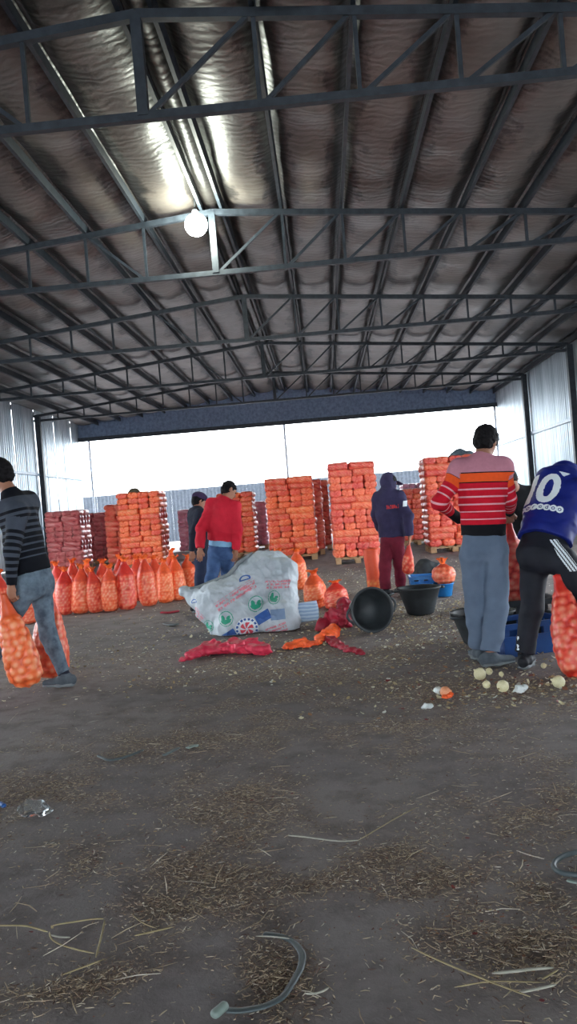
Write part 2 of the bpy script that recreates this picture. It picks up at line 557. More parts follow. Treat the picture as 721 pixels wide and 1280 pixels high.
link_to(obj('gable_sheet', bm_mesh('gable_sheet', bm, M_GABLE)), back)
link_to(bar('lintel', (X_L, Y_BACK - .06, 4.72), (X_R, Y_BACK - .06, 4.72), .1, .16, M_STEEL), back)
for x in (X_M + .02, X_L + .42, X_R - .10):
    link_to(obj('post', lathe('post', [(0, -.05), (.05, -.05), (.05, 4.70), (0, 4.70)], 10, M_POST, False), None, (x, Y_BACK, 0)), back)

# ------------------------------------------------------------------ roof: sheets, insulation, purlins
SL = math.atan2(RIDGE - EAVE, 8.5)
ceil = empty('ceiling', (X_M, 17.4, RIDGE), 'low pitched roof lined with foil insulation over steel purlins', None, None, 'structure')
zt = lambda x: RIDGE - (RIDGE - EAVE) * abs(x - X_M) / 8.5
PX = sorted([X_M + s * d for s in (-1, 1) for d in [.16] + [.16 + .926 * k for k in range(1, 10)]])
for x in PX:
    z = zt(x) + .045 + .08
    s = 1 if x > X_M else -1
    upv = (math.sin(SL) * s, 0, math.cos(SL))
    link_to(bar('purlin', (x, Y_FRONT, z), (x, Y_BACK, z), .045, .16, M_STEEL, None, upv), ceil)
def quilt(seed, wid, L, nx_, ny_):
    u = np.linspace(0, 1, nx_); v = np.linspace(0, 1, ny_)
    U, W_ = np.meshgrid(u, v, indexing='ij')
    P2 = np.c_[U.ravel() * wid, W_.ravel() * L]
    sag = -.17 * np.sin(PI * U.ravel()) ** .6 * (.85 + .5 * fbm(P2, .7, seed) * np.sin(PI * W_.ravel())) + .014 * fbm(P2 * [1.0, 3.0], 2.2, seed + 5) * np.sin(PI * W_.ravel()) ** .5
    ii_ = np.arange(nx_ * ny_).reshape(nx_, ny_)
    F = np.stack([ii_[:-1, :-1], ii_[:-1, 1:], ii_[1:, 1:], ii_[1:, :-1]], -1).reshape(-1, 4)
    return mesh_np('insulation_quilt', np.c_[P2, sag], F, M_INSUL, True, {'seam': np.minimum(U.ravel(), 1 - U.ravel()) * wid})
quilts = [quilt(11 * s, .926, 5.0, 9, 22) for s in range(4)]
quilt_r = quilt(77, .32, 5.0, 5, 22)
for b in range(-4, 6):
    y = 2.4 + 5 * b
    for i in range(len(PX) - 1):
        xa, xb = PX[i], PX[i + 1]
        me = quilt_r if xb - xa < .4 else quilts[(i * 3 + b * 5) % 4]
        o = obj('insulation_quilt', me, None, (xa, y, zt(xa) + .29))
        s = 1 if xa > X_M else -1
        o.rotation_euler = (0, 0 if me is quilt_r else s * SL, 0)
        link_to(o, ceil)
V = []; F = []
for x in (X_L - .3, X_M, X_R + .3):
    for y in (Y_FRONT - .3, Y_BACK + .3): V.append((x, y, zt(x) + .42))
link_to(obj('roof_sheet', mesh_np('roof_sheet', V, [(0, 1, 3, 2), (2, 3, 5, 4)], M_GALV, False)), ceil)
# torn flaps of lining hanging behind the first truss
for (x, y, w_, s) in ((.02, 6.9, .62, 1), (-.42, 6.95, .34, -1)):
    u = np.linspace(0, 1, 9); v = np.linspace(0, 1, 7)
    U, W_ = np.meshgrid(u, v, indexing='ij')
    px_ = x + w_ * U.ravel(); drop = .20 * W_.ravel() * (1 - .75 * (U.ravel() if s > 0 else 1 - U.ravel()) ** 1.2)
    pz = zt(0) + .15 - drop; py = y + .10 * W_.ravel() ** 2 + .03 * np.sin(6 * U.ravel())
    ii_ = np.arange(63).reshape(9, 7)
    Fq = np.stack([ii_[:-1, :-1], ii_[:-1, 1:], ii_[1:, 1:], ii_[1:, :-1]], -1).reshape(-1, 4)
    link_to(obj('torn_flap', mesh_np('torn_flap', np.c_[px_, py, pz], Fq, M_GALV)), ceil)

# ------------------------------------------------------------------ roof trusses
ORD = ['nearest the camera, above the lamp', 'second from the camera, just behind the lamp', 'third from the camera, with a thin king post',
       'fourth from the camera, towards the open end', 'fifth from the camera, last one before the gable band']
ZB = 4.985
def truss(y, label):
    t = empty('roof_truss', (X_M, y, ZB), label, 'roof truss', 'steel roof trusses', 'structure')
    W = 8.42
    def P(x, top): return (X_M + x, y, (zt(X_M + x) if top else ZB))
    for s in (-1, 1):
        link_to(bar('top_chord', P(0, 1), P(s * W, 1), .08, .085, M_STEEL), t)
    link_to(bar('bottom_chord', P(-W, 0), P(W, 0), .075, .075, M_STEEL), t)
    kp = bar('king_post', P(0, 0), P(0, 1), .10, .10, M_STEEL, None, (0, 1, 0)); link_to(kp, t)
    xs = [.16 + .926 * k for k in range(1, 10)]
    for s in (-1, 1):
        for k, x in enumerate(xs):
            if zt(X_M + x) - ZB < .16: continue
            link_to(bar('web_post', P(s * x, 0), P(s * x, 1), .04, .045, M_STEEL, None, (0, 1, 0)), t)
        prev = 0
        for k, x in enumerate(xs):
            if s > 0 or k % 3 == 1:
                link_to(bar('diagonal_brace', P(s * (prev + .03), 0), P(s * (x - .03), 1), .04, .042, M_STEEL, None, (0, 1, 0)), t)
            prev = x
    return t
for y, l in zip(TRUSS_Y, ORD): truss(y, 'blue grey steel roof truss, ' + l)

# ------------------------------------------------------------------ lamp
LX, LY, LZ = (-1.581, 12.000, 5.617)
M_LAMP = bpy.data.materials.new('lamp_glow'); M_LAMP.use_nodes = True
nt = M_LAMP.node_tree; e = nt.nodes.new('ShaderNodeEmission')
e.inputs[0].default_value = (.93, 1.0, .86, 1); e.inputs[1].default_value = 20.0
nt.links.new(e.outputs[0], nt.nodes['Material Output'].inputs[0])
lamp = empty('hanging_lamp', (LX, LY, LZ), 'single bright white bulb hanging from the ridge by the second truss', 'lamp')
prof = [(0, -.17)] + [(.17 * math.cos(a), .17 * math.sin(a)) for a in np.linspace(-PI / 2 + .15, .9, 12)] + [(.06, .155), (.05, .17)]
link_to(obj('bulb', lathe('bulb', prof, 20, M_LAMP), None, (LX, LY, LZ)), lamp)
link_to(obj('socket', lathe('socket', [(0, .23), (.035, .23), (.05, .2), (.05, .15), (0, .15)], 16, M_POST), None, (LX, LY, LZ)), lamp)
cd = tube_np([(LX, LY, LZ + .22), (LX, LY, zt(LX) + .3)], .008, 6); cd.materials.append(M_RUBBER)
link_to(obj('cord', cd), lamp)

# ------------------------------------------------------------------ outside: fence beyond the yard
fence = empty('metal_fence', (0, 42, 0), 'blue grey corrugated metal fence beyond the open end', 'fence')
fs = corrug('fence_sheet', 2.0, 2.72, M_FENCE, .2, .035)
for i in range(26):
    link_to(obj('fence_sheet', fs, None, (-30 + 2 * i, 42 + .01 * (i % 2), 0)), fence)
for i in range(14):
    link_to(bar('fence_post', (-30 + 4 * i, 42.12, -.05), (-30 + 4 * i, 42.12, 2.7), .08, .08, M_STEEL, None, (0, 1, 0)), fence)
link_to(bar('fence_rail', (-30, 42.1, 2.55), (22, 42.1, 2.55), .05, .06, M_STEEL), fence)


# ------------------------------------------------------------------ people
M_SKIN = cloth('brown_skin', S(146, 100, 80), S(168, 118, 94), .55, 6, .35)
M_HAIR = cloth('dark_hair', S(14, 12, 14), S(26, 23, 25), .7, 60, .15)
M_EYE = mat('dark_eye', S(40, 30, 28), .2)
M_SOLE = cloth('grey_sole', S(112, 118, 122), None, .7, 8)
M_SHOE = cloth('grey_shoe', S(66, 74, 82), S(92, 100, 108), .75, 14)
M_BSHOE = cloth('black_shoe', S(26, 28, 34), None, .7, 14)
M_SOCK = cloth('navy_sock', S(28, 30, 44))
M_JEANS = cloth('blue_jeans', S(44, 66, 104), S(70, 96, 136), .85, 10)
M_FADED = cloth('faded_grey_blue_jeans', S(64, 76, 90), S(116, 132, 146), .85, 14)
M_NAVYT = cloth('dark_navy_trousers', S(32, 40, 62), None, .85, 8)
M_MAROON = cloth('maroon_sweatpants', S(100, 26, 44), S(124, 38, 58), .85, 8)
M_GREYP = cloth('slate_grey_trousers', S(88, 102, 122), S(100, 114, 134), .85, 6)
M_TRACK = cloth('black_track_trousers', S(22, 24, 32), S(32, 34, 44), .7, 8)
M_REDJ = cloth('red_jacket', S(176, 22, 42), S(206, 34, 56), .75, 5)
M_DARKSH = cloth('dark_navy_jumper', S(28, 32, 46), None, .85, 8)
M_BLACKSH = cloth('black_shirt', S(30, 32, 36), None, .85, 8)
M_HOOD = cloth('purple_navy_hoodie', S(46, 42, 70), S(62, 58, 90), .85, 6)
M_JERSEY = cloth('royal_blue_jersey', S(20, 30, 104), S(28, 42, 130), .55, 5)
M_WHITEP = mat('white_print', S(222, 230, 236), .6)
M_REDP = mat('red_print', S(206, 48, 52), .7)
M_CAP = cloth('purple_cap', S(50, 36, 66), None, .8, 8)
M_PALEC = cloth('pale_grey_knit', S(158, 160, 164), None, .85, 8)
M_TEE = cloth('light_blue_shirt', S(120, 160, 190), None, .85, 8)

def banded(name, body, sleeve, rough=.9):
    """knit in bands: body ramp over height above the hem, sleeve ramp over distance from the shoulder (metres)"""
    m_ = mat(name, (.5, .5, .5), rough, 0, .2); n = NT(m_)
    cb = n.ramp(n.attr('hem').outputs['Fac'], body, 'CONSTANT')
    cs = n.ramp(n.attr('sleeve').outputs['Fac'], sleeve, 'CONSTANT')
    c = n.mix(n.attr('is_arm').outputs['Fac'], cb, cs)
    k = n.noise(40, 3, .6, n.coord('Object'))
    c = n.mix(n.math('MULTIPLY', k, .25), c, (0, 0, 0))
    n.color(c)
    n.bump(n.noise(260, 2, .5, n.coord('Object')), .2, .003)
    return m_
_r, _w, _k, _o, _p = S(206, 26, 48), S(232, 170, 178), S(20, 20, 26), S(246, 92, 40), S(196, 132, 148)
def _lines(start, step, n, base, line, wd):
    out = []
    for i in range(n):
        out += [(start + step * i, line), (start + step * i + wd, base)]
    return out
M_STRIPE_RED = banded('red_striped_knit',
    [(0, _k), (.080, _r)] + _lines(.114, .054, 5, _r, _w, .010) + [(.380, _k), (.388, _o), (.450, _k), (.458, _p)],
    [(0, _p), (.075, _k), (.08, _o), (.135, _r)] + _lines(.17, .055, 5, _r, _w, .011) + [(.455, _k)])
_g, _d = S(72, 78, 90), S(18, 20, 28)
M_STRIPE_GREY = banded('grey_and_black_striped_knit',
    [(0, _d)] + _lines(.11, .048, 4, _d, _g, .013) + _lines(.30, .046, 4, _d, _g, .024) + [(.485, _g), (.59, _d)],
    [(0, _g)] + _lines(.14, .05, 7, _g, _d, .026)[:14] + [(.49, _d)])

def V3(*a): return np.array(a, float)
class Fig:
    """joints in metres (world). side points to the person's right."""
    def __init__(self, **j):
        self.__dict__.update({k: (np.array(v, float) if isinstance(v, (tuple, list)) else v) for k, v in j.items()})
        self.side = _n(self.side)
        s = getattr(self, 's', 1.0); self.s = s
        ax = _n(self.neck - self.pel)
        self.side = _n(self.side - ax * (ax @ self.side)); self.ax = ax
        sw = getattr(self, 'sw', .185) * s
        for L, sg in (('L', -1), ('R', 1)):
            if not hasattr(self, 'sh' + L): setattr(self, 'sh' + L, self.neck - ax * .055 * s + self.side * sg * sw)
            if not hasattr(self, 'hi' + L): setattr(self, 'hi' + L, self.pel - V3(0, 0, .04) * s + self.side * sg * .085 * s)
        self.hax = _n(self.head - self.neck) if not hasattr(self, 'hup') else _n(self.hup)

def head_prims(D, f):
    s = f.s; c = f.head; u = f.hax; fd = _n(f.face - u * (f.face @ u)); sd = np.cross(fd, u)
    D.ell(c + u * .022 * s - fd * .008 * s, (.074 * s, .094 * s, .094 * s), fd, u, .02)
    D.ell(c - u * .045 * s + fd * .030 * s, (.056 * s, .060 * s, .072 * s), fd, u, .035)
    D.ell(c - u * .088 * s + fd * .062 * s, (.026 * s, .022 * s, .020 * s), fd, u, .03)
    D.limb(c - u * .002 * s + fd * .088 * s, c - u * .034 * s + fd * .106 * s, .009 * s, .014 * s, .012)
    D.ell(c - u * .034 * s + fd * .098 * s, (.017 * s, .011 * s, .010 * s), fd, u, .008)
    D.limb(c + u * .018 * s + fd * .084 * s - sd * .032 * s, c + u * .018 * s + fd * .084 * s + sd * .032 * s, .010 * s, .010 * s, .016)
    for sg in (-1, 1):
        D.ell(c + u * .000 * s + fd * .092 * s + sd * sg * .032 * s, (.014 * s, .010 * s, .010 * s), fd, u, .012, True)
        D.ell(c - u * .012 * s - fd * .004 * s + sd * sg * .074 * s, (.010 * s, .019 * s, .031 * s), fd + sd * sg * .4, u, .006)
    for dz, r_ in ((-.062, .0055), (-.070, .0065)):
        D.limb(c + u * dz * s + fd * .086 * s - sd * .020 * s, c + u * dz * s + fd * .086 * s + sd * .020 * s, r_ * s, r_ * s, .006)

def hand_prims(D, wr, d, palm, s, curl=.6, thumb_sg=1):
    """wr wrist, d direction of the hand, palm the direction the palm faces"""
    d = _n(d); palm = _n(palm - d * (d @ palm)); lat = np.cross(d, palm) * thumb_sg   # lat: towards the thumb
    D.slab(wr - d * .02 * s, wr + d * .03 * s, (.027 * s, .019 * s), (.034 * s, .015 * s), lat, .012)
    D.slab(wr + d * .025 * s, wr + d * .085 * s, (.036 * s, .014 * s), (.040 * s, .012 * s), lat, .012)
    for i, (off, ln) in enumerate(((.030, .072), (.010, .080), (-.011, .074), (-.031, .058))):
        p = wr + d * (.088 - .004 * abs(i - 1)) * s + lat * off * s
        a = curl * .55
        for q, (fr, r_) in enumerate(((.45, .0092), (.30, .0084), (.25, .0076))):
            dd = d * math.cos(a) + palm * math.sin(a)
            p2 = p + dd * ln * fr * s
            D.limb(p, p2, r_ * s, r_ * .93 * s, .003)
            p = p2; a += curl * .95
    p = wr + d * .030 * s + lat * .030 * s + palm * .006 * s
    a1 = _n(d * .75 + lat * .6 + palm * .35); p2 = p + a1 * .042 * s
    D.limb(wr + d * .012 * s + lat * .014 * s, p2, .014 * s, .0105 * s, .008)
    D.limb(p2, p2 + _n(d * .9 + palm * .5 + lat * .1) * .032 * s, .0105 * s, .0085 * s, .004)

def sdf_obj(name, D, res, mat_, parent=None, wob=0, attrs=None, seed=3, wsc=9):
    V, F = D.mesh(res)
    if wob:
        N = vnormals(V, F)
        V = V + N * (wob * (fbm(V * [1, 1, 1.5], wsc, seed, 3) + .8 * np.maximum(0, 1 - 3.2 * np.abs(vnoise(V * [1, 1, 1.3] + .3 * V[:, [2, 0, 1]], wsc * .8, seed + 30))) - .3))[:, None]
    at_ = attrs(V) if attrs else None
    return obj(name, mesh_np(name, V, F, mat_, True, at_), parent), V, F

def join_np(parts):
    Vs, Fs, k = [], [], 0
    for V, F in parts:
        Vs.append(V); Fs.append(F + k); k += len(V)
    return np.concatenate(Vs), np.concatenate(Fs)

def torso_prims(D, f, off=0.0, k=.06):
    s = f.s; fd = np.cross(f.ax, f.side)
    mid = f.pel + (f.neck - f.pel) * .45
    top = f.neck - f.ax * .13 * s
    bul = getattr(f, 'hump', 0.0)
    D.slab(mid, top - fd * bul, ((.140 * s + off), (.098 * s + off)), ((.160 * s + off), (.104 * s + off)), f.side, k)
    D.slab(f.pel, mid, ((.150 * s + off), (.106 * s + off)), ((.140 * s + off), (.098 * s + off)), f.side, k)
    D.limb(f.shL, f.shR, .058 * s + off, .058 * s + off, .07)
    D.limb(f.neck - f.ax * .10 * s, f.neck + f.ax * .0, .10 * s + off * .5, .062 * s + off * .5, .06)
    for sh in (f.shL, f.shR): D.limb(f.neck - f.ax * .02 * s, sh + f.ax * .012, .05 * s + off * .5, .05 * s + off * .5, .05)

def body(name, f, label, res=.009):
    s = f.s
    D = Sdf(); head_prims(D, f)
    D.limb(f.neck - f.ax * .03, f.head - f.hax * .05 * s, .056 * s, .053 * s, .02)
    torso_prims(D, f, -.012)
    for q in 'LR':
        sh, el, wr = (getattr(f, n + q) for n in ('sh', 'el', 'wr'))
        D.limb(sh, el, .044 * s, .037 * s, .03); D.limb(el, wr, .038 * s, .026 * s, .012)
        hi, kn, an = (getattr(f, n + q) for n in ('hi', 'kn', 'an'))
        D.limb(hi, kn, .078 * s, .052 * s, .05); D.limb(kn, an, .052 * s, .034 * s, .02)
        td = _n(getattr(f, 'toe' + q))
        D.slab(an - V3(0, 0, .045) * s - td * .03, an - V3(0, 0, .055) * s + td * .13 * s, (.032 * s, .028 * s), (.036 * s, .02 * s), np.cross(td, (0, 0, 1)), .03)
    V, F = D.mesh(res)
    parts = [(V, F)]
    for q, tsg in (('L', getattr(f, 'tL', -1)), ('R', getattr(f, 'tR', 1))):
        H = Sdf()
        d = getattr(f, 'hd' + q) if hasattr(f, 'hd' + q) else getattr(f, 'wr' + q) - getattr(f, 'el' + q)
        pl = getattr(f, 'palm' + q) if hasattr(f, 'palm' + q) else (f.side if q == 'L' else -f.side)
        wr, el = getattr(f, 'wr' + q), getattr(f, 'el' + q)
        H.limb(wr - _n(wr - el) * .05, wr, .028 * s, .026 * s, .01)
        hand_prims(H, wr, d, pl, s, getattr(f, 'curl' + q, .6), tsg)
        parts.append(H.mesh(.0042))
    V, F = join_np(parts)
    b = obj(name, mesh_np(name, V, F, M_SKIN, True))
    tag(b, label, 'person', 'people working in the shed')
    fd = _n(f.face - f.hax * (f.face @ f.hax)); sd = np.cross(fd, f.hax)
    for sg in (-1, 1):
        E = Sdf(); E.ell(f.head + fd * .084 * s + sd * sg * .032 * s, (.012, .010, .008), fd, f.hax)
        sdf_obj('eye', E, .004, M_EYE, b)
        E = Sdf(); E.limb(f.head + f.hax * .022 * s + fd * .092 * s + sd * sg * .018 * s, f.head + f.hax * .020 * s + fd * .084 * s + sd * sg * .046 * s, .004, .003)
        sdf_obj('eyebrow', E, .003, M_HAIR, b)
    return b

def hair(f, b, mat_=None, low=-.055, extra=.012, tuft=0):
    s = f.s; u = f.hax; fd = _n(f.face - u * (f.face @ u)); c = f.head
    D = Sdf()
    e = extra
    D.ell(c + u * .030 * s - fd * .012 * s, ((.074 + e) * s, (.094 + e) * s, (.092 + e * 1.2) * s), fd, u, .01)
    D.ell(c + u * low * .7 * s - fd * .040 * s, (.066 * s, .056 * s, .05 * s), fd, u, .03)
    if tuft: D.limb(c + u * .11 * s, c + u * .145 * s + fd * .01, .03 * s, .012 * s, .03)
    D.ell(c - u * .04 * s + fd * .10 * s, (.10 * s, .085 * s, .085 * s), fd, u, .015, True)
    o, V, F = sdf_obj('hair', D, .006, mat_ or M_HAIR, b, .004, None, 4, 40)
    return o

def shirt(f, b, mat_, name='jumper', hem=-.06, off=.018, cuff=1.0, sl=(.060, .050, .046), collar=True, res=.0075, wob=.006, bulk=0, hood=False, short=None):
    s = f.s; D = Sdf(); fd = np.cross(f.ax, f.side)
    mid = f.pel + (f.neck - f.pel) * .45
    top = f.neck - f.ax * .13 * s
    bul = getattr(f, 'hump', 0.0)
    lo = f.pel + f.ax * hem
    D.slab(mid, top - fd * bul, (.142 * s + off + bulk, .100 * s + off + bulk), (.164 * s + off, .106 * s + off), f.side, .06)
    D.slab(lo, mid, (.150 * s + off + bulk * .6, .110 * s + off + bulk * .6), (.142 * s + off + bulk, .100 * s + off + bulk), f.side, .05, True)
    D.limb(f.shL, f.shR, .060 * s + off * .5, .060 * s + off * .5, .07)
    D.limb(f.neck - f.ax * .10 * s, f.neck - f.ax * .005, .10 * s + off * .5, .068 * s + off * .4, .06)
    for sh in (f.shL, f.shR): D.limb(f.neck - f.ax * .02 * s, sh + f.ax * .014, .054 * s + off * .5, .056 * s + off * .5, .05)
    if collar: D.limb(f.neck - f.ax * .02, f.neck + (f.head - f.neck) * .30, .066 * s + off * .3, .060 * s + off * .3, .02, False, True)
    for q in 'LR':
        sh, el, wr = (getattr(f, n + q) for n in ('sh', 'el', 'wr'))
        if short:
            D.limb(sh, sh + (el - sh) * short, sl[0] * s + off * .4, sl[1] * s + off * 1.1, .05, False, True); continue
        e2 = el + (wr - el) * cuff
        D.limb(sh, el, sl[0] * s + off * .3, sl[1] * s + off * .3, .05); D.limb(el, e2, sl[1] * s + off * .3, (sl[2] - .012) * s + off * .3, .02, False, True)
    if hood:
        D.ell(f.head + f.hax * .012 - _n(f.face) * .02, (.100 * s, .118 * s, .138 * s), f.face, f.hax, .04)
        D.ell(f.neck - fd * -.0 - _n(f.face) * .03, (.10 * s, .09 * s, .08 * s), f.face, f.hax, .05)
        D.ell(f.head + _n(f.face) * .145 - f.hax * .02, (.062 * s, .10 * s, .088 * s), f.face, f.hax, .02, True)
    def at_(V):
        arm = np.full(len(V), 9.0); dist = np.zeros(len(V))
        for q in 'LR':
            sh, el, wr = (getattr(f, n + q) for n in ('sh', 'el', 'wr'))
            l1, l2 = np.linalg.norm(el - sh), np.linalg.norm(wr - el)
            t1 = (V - sh) @ (el - sh) / l1; t2 = (V - el) @ (wr - el) / l2
            c1 = np.clip(t1, 0, l1); c2 = np.clip(t2, 0, l2)
            d1 = np.linalg.norm(V - sh - c1[:, None] * (el - sh) / l1, axis=1) - .055
            d2 = np.linalg.norm(V - el - c2[:, None] * (wr - el) / l2, axis=1) - .050
            w1 = np.clip(.5 + (d2 - d1) / .05, 0, 1)
            s_ = w1 * np.minimum(t1, l1 + .06) + (1 - w1) * (l1 + np.maximum(t2, -.06))
            d = np.minimum(d1, d2); k = d < arm; arm[k] = d[k]; dist[k] = s_[k]
        T = Sdf(); torso_prims(T, f, off)
        td = T.at_points(V, idx=(0, 1, 3))
        # the seam of the sleeve runs where the arm leaves the chest
        ia = ((arm < td - .0) & (dist > .045)).astype(float)
        hemv = (V - lo) @ f.ax
        return {'hem': hemv, 'sleeve': dist, 'is_arm': ia}
    o, V, F = sdf_obj(name, D, res, mat_, b, wob, at_, 8, 7)
    return o, V, F

def trousers(f, b, mat_, name='trousers', top=.05, off=.016, leg=(.090, .070, .062), res=.0085, wob=.007, cut=.96):
    s = f.s; D = Sdf()
    D.slab(f.pel - f.ax * .05, f.pel + f.ax * top, (.155 * s + off * .6, .112 * s + off * .6), (.148 * s + off * .4, .106 * s + off * .4), f.side, .05, False, True)
    fd = np.cross(f.ax, f.side)
    for q, sg in (('L', -1), ('R', 1)):
        hi, kn, an = (getattr(f, n + q) for n in ('hi', 'kn', 'an'))
        D.ell(f.pel - f.ax * .075 + f.side * sg * .068 * s - fd * .028 * s, (.080 * s, .080 * s, .095 * s), fd, f.ax, .025)
        e = kn + (an - kn) * cut
        D.limb(hi, kn, leg[0] * s, leg[1] * s, .03); D.limb(kn, e, leg[1] * s, leg[2] * s, .03, False, True)
    o, V, F = sdf_obj(name, D, res, mat_, b, wob, None, 15, 6)
    return o, V, F

def shoe(f, b, q, mat_=None, sole=None):
    s = f.s; an = getattr(f, 'an' + q); td = _n(getattr(f, 'toe' + q)); td_h = td
    sd = _n(np.cross(td, (0, 0, 1))); upn = np.cross(sd, td)
    base = an - upn * .085 * s
    D = Sdf()
    D.slab(base - td * .055 + upn * .045, base + td * .02 + upn * .048, (.038, .042), (.040, .040), sd, .02)
    D.slab(base + td * .02 + upn * .04, base + td * .165 + upn * .030, (.041, .036), (.038, .022), sd, .03)
    D.limb(an - upn * .03, an + upn * .012, .046 * s, .045 * s, .02, False, True)
    o, V, F = sdf_obj('shoe', D, .006, mat_ or M_SHOE, b)
    K = Sdf()
    K.slab(base - td * .058 + upn * .010, base + td * .05 + upn * .008, (.044, .017), (.044, .015), sd, .02)
    K.slab(base + td * .04 + upn * .008, base + td * .172 + upn * .010, (.044, .015), (.038, .014), sd, .02)
    sdf_obj('sole', K, .006, sole or M_SOLE, o)
    return o

def printed(name, inside, origin, ux, uy, cast, wid, hgt, step, tree, mat_, parent, off=.003):
    """flat print laid on a surface: cells of a grid where inside(u, v), dropped onto the surface along cast"""
    nu, nv = int(wid / step) + 1, int(hgt / step) + 1
    u = (np.arange(nu + 1)) * step; v = (np.arange(nv + 1)) * step
    U, W_ = np.meshgrid(u[:-1] + step / 2, v[:-1] + step / 2, indexing='ij')
    m_ = inside(U.ravel(), W_.ravel()).reshape(U.shape)
    idx = {}; V = []; F = []
    c = Vector(cast).normalized()
    def vid(i, j):
        k = (i, j)
        if k not in idx:
            p = Vector(origin) + Vector(ux) * float(u[i]) + Vector(uy) * float(v[j])
            h = tree.ray_cast(p, c)
            idx[k] = None if h[0] is None else len(V)
            if h[0] is not None: V.append(tuple(h[0] - c * off))
        return idx[k]
    for i, j in np.argwhere(m_):
        q = [vid(i, j), vid(i + 1, j), vid(i + 1, j + 1), vid(i, j + 1)]
        if None not in q: F.append(q)
    if not F: return None
    return obj(name, mesh_np(name, V, F, mat_, True), parent)
def tree_of(V, F): return BVHTree.FromPolygons([tuple(v) for v in V], [tuple(int(i) for i in f) for f in F])
def text_mask(txt, height, sx=1.0, shear=0.0, extrude=0.0, space=1.0):
    """point-in-glyph test built from the font's own outlines"""
    cu = bpy.data.curves.new('glyphs', 'FONT'); cu.body = txt; cu.size = 1.0; cu.offset = extrude; cu.space_character = space
    o = bpy.data.objects.new('glyphs', cu); COL.objects.link(o)
    dg = bpy.context.evaluated_depsgraph_get()
    me = o.evaluated_get(dg).to_mesh(); me.calc_loop_triangles()
    P = np.array([v.co[:2] for v in me.vertices]); T = np.array([t.vertices[:] for t in me.loop_triangles])
    o.evaluated_get(dg).to_mesh_clear(); bpy.data.objects.remove(o); bpy.data.curves.remove(cu)
    P = P - P.min(0); sc = height / P[:, 1].max(); P = P * sc; P[:, 0] *= sx; P[:, 0] += shear * P[:, 1]
    wid = P[:, 0].max()
    A, B, C_ = P[T[:, 0]], P[T[:, 1]], P[T[:, 2]]
    def inside(x, y):
        r_ = np.zeros(len(x), bool)
        for a, b_, c_ in zip(A, B, C_):
            d1 = (x - b_[0]) * (a[1] - b_[1]) - (a[0] - b_[0]) * (y - b_[1])
            d2 = (x - c_[0]) * (b_[1] - c_[1]) - (b_[0] - c_[0]) * (y - c_[1])
            d3 = (x - a[0]) * (c_[1] - a[1]) - (c_[0] - a[0]) * (y - a[1])
            r_ |= ~(((d1 < 0) | (d2 < 0) | (d3 < 0)) & ((d1 > 0) | (d2 > 0) | (d3 > 0)))
        return r_
    return inside, wid


def ground(f, q, z=.092):
    a = getattr(f, 'an' + q); a[2] = z * f.s + .004
    return f
# -- man in the grey and black striped jumper, walking out to the left with two sacks
f = Fig(neck=(-2.410, 6.120, 1.519), head=(-2.493, 6.140, 1.689), pel=(-2.293, 6.120, 0.873), side=(.36,.93,0), face=(-.92,.38,-.08), sw=.165,
        shL=(-2.323, 5.980, 1.382), elL=(-2.359, 5.900, 1.091), wrL=(-2.386, 5.900, 0.834), elR=(-2.344, 6.380, 1.101), wrR=(-2.297, 6.400, 0.790),
        hiR=(-2.280, 6.200, 0.770), knR=(-2.240, 6.200, 0.401), anR=(-2.121, 6.150, 0.087), toeR=(-1,.12,0),
        hiL=(-2.333, 6.040, 0.785), knL=(-2.509, 5.980, 0.487), anL=(-2.682, 5.920, 0.194), toeL=(-1,.05,.12), hdL=(0,-.05,-1), hdR=(.1,0,-1), curlL=1.35, curlR=1.35,
        palmL=(.3,.95,0), palmR=(-.3,-.95,0))
ground(f, 'R'); ground(f, 'L', .10)
P1 = f
b = body('person', f, 'man in grey and black striped jumper and faded jeans striding with onion sacks')
hair(f, b)
shirt(f, b, M_STRIPE_GREY, 'striped_jumper', .045, .017, .97)
trousers(f, b, M_FADED, 'jeans', .07, .012, (.088, .068, .056))
for q in 'RL':
    D = Sdf(); a = getattr(f, 'an' + q); k_ = getattr(f, 'kn' + q)
    D.limb(a - V3(0,0,.02), a + (k_ - a) * .22, .046, .044, .01); sdf_obj('sock', D, .007, M_SOCK, b)
    shoe(f, b, q)

# -- man in the red striped jumper, back to us, filling a sack
f = Fig(neck=(1.166, 5.900, 1.484), head=(1.223, 5.960, 1.619), pel=(1.137, 5.900, 0.895), side=(1,-.08,0), face=(.62,.78,-.15), sw=.152,
        elL=(0.838, 5.880, 1.206), wrL=(1.018, 6.120, 1.059), elR=(1.363, 5.980, 1.188), wrR=(1.421, 6.240, 1.086),
        hiL=(1.058, 5.920, 0.812), knL=(1.060, 5.970, 0.422), anL=(1.066, 6.030, 0.048), hiR=(1.212, 5.880, 0.802), knR=(1.190, 5.860, 0.421), anR=(1.103, 5.800, 0.065),
        toeL=(-.12,1,0), toeR=(.97,.28,0), hdR=(.0,.5,-.8), hdL=(.7,.5,-.4), curlR=1.3, palmR=(0,.8,.5), palmL=(.4,.3,-.8))
ground(f, 'L'); ground(f, 'R')
P5 = f
b = body('person', f, 'man in red jumper with white lines and orange band standing with his back turned')
hair(f, b, tuft=1, low=-.05)
shirt(f, b, M_STRIPE_RED, 'striped_jumper', .045, .012, .97, wob=.006)
trousers(f, b, M_GREYP, 'trousers', .07, .012, (.098, .084, .070), wob=.008)
for q in 'LR': shoe(f, b, q)

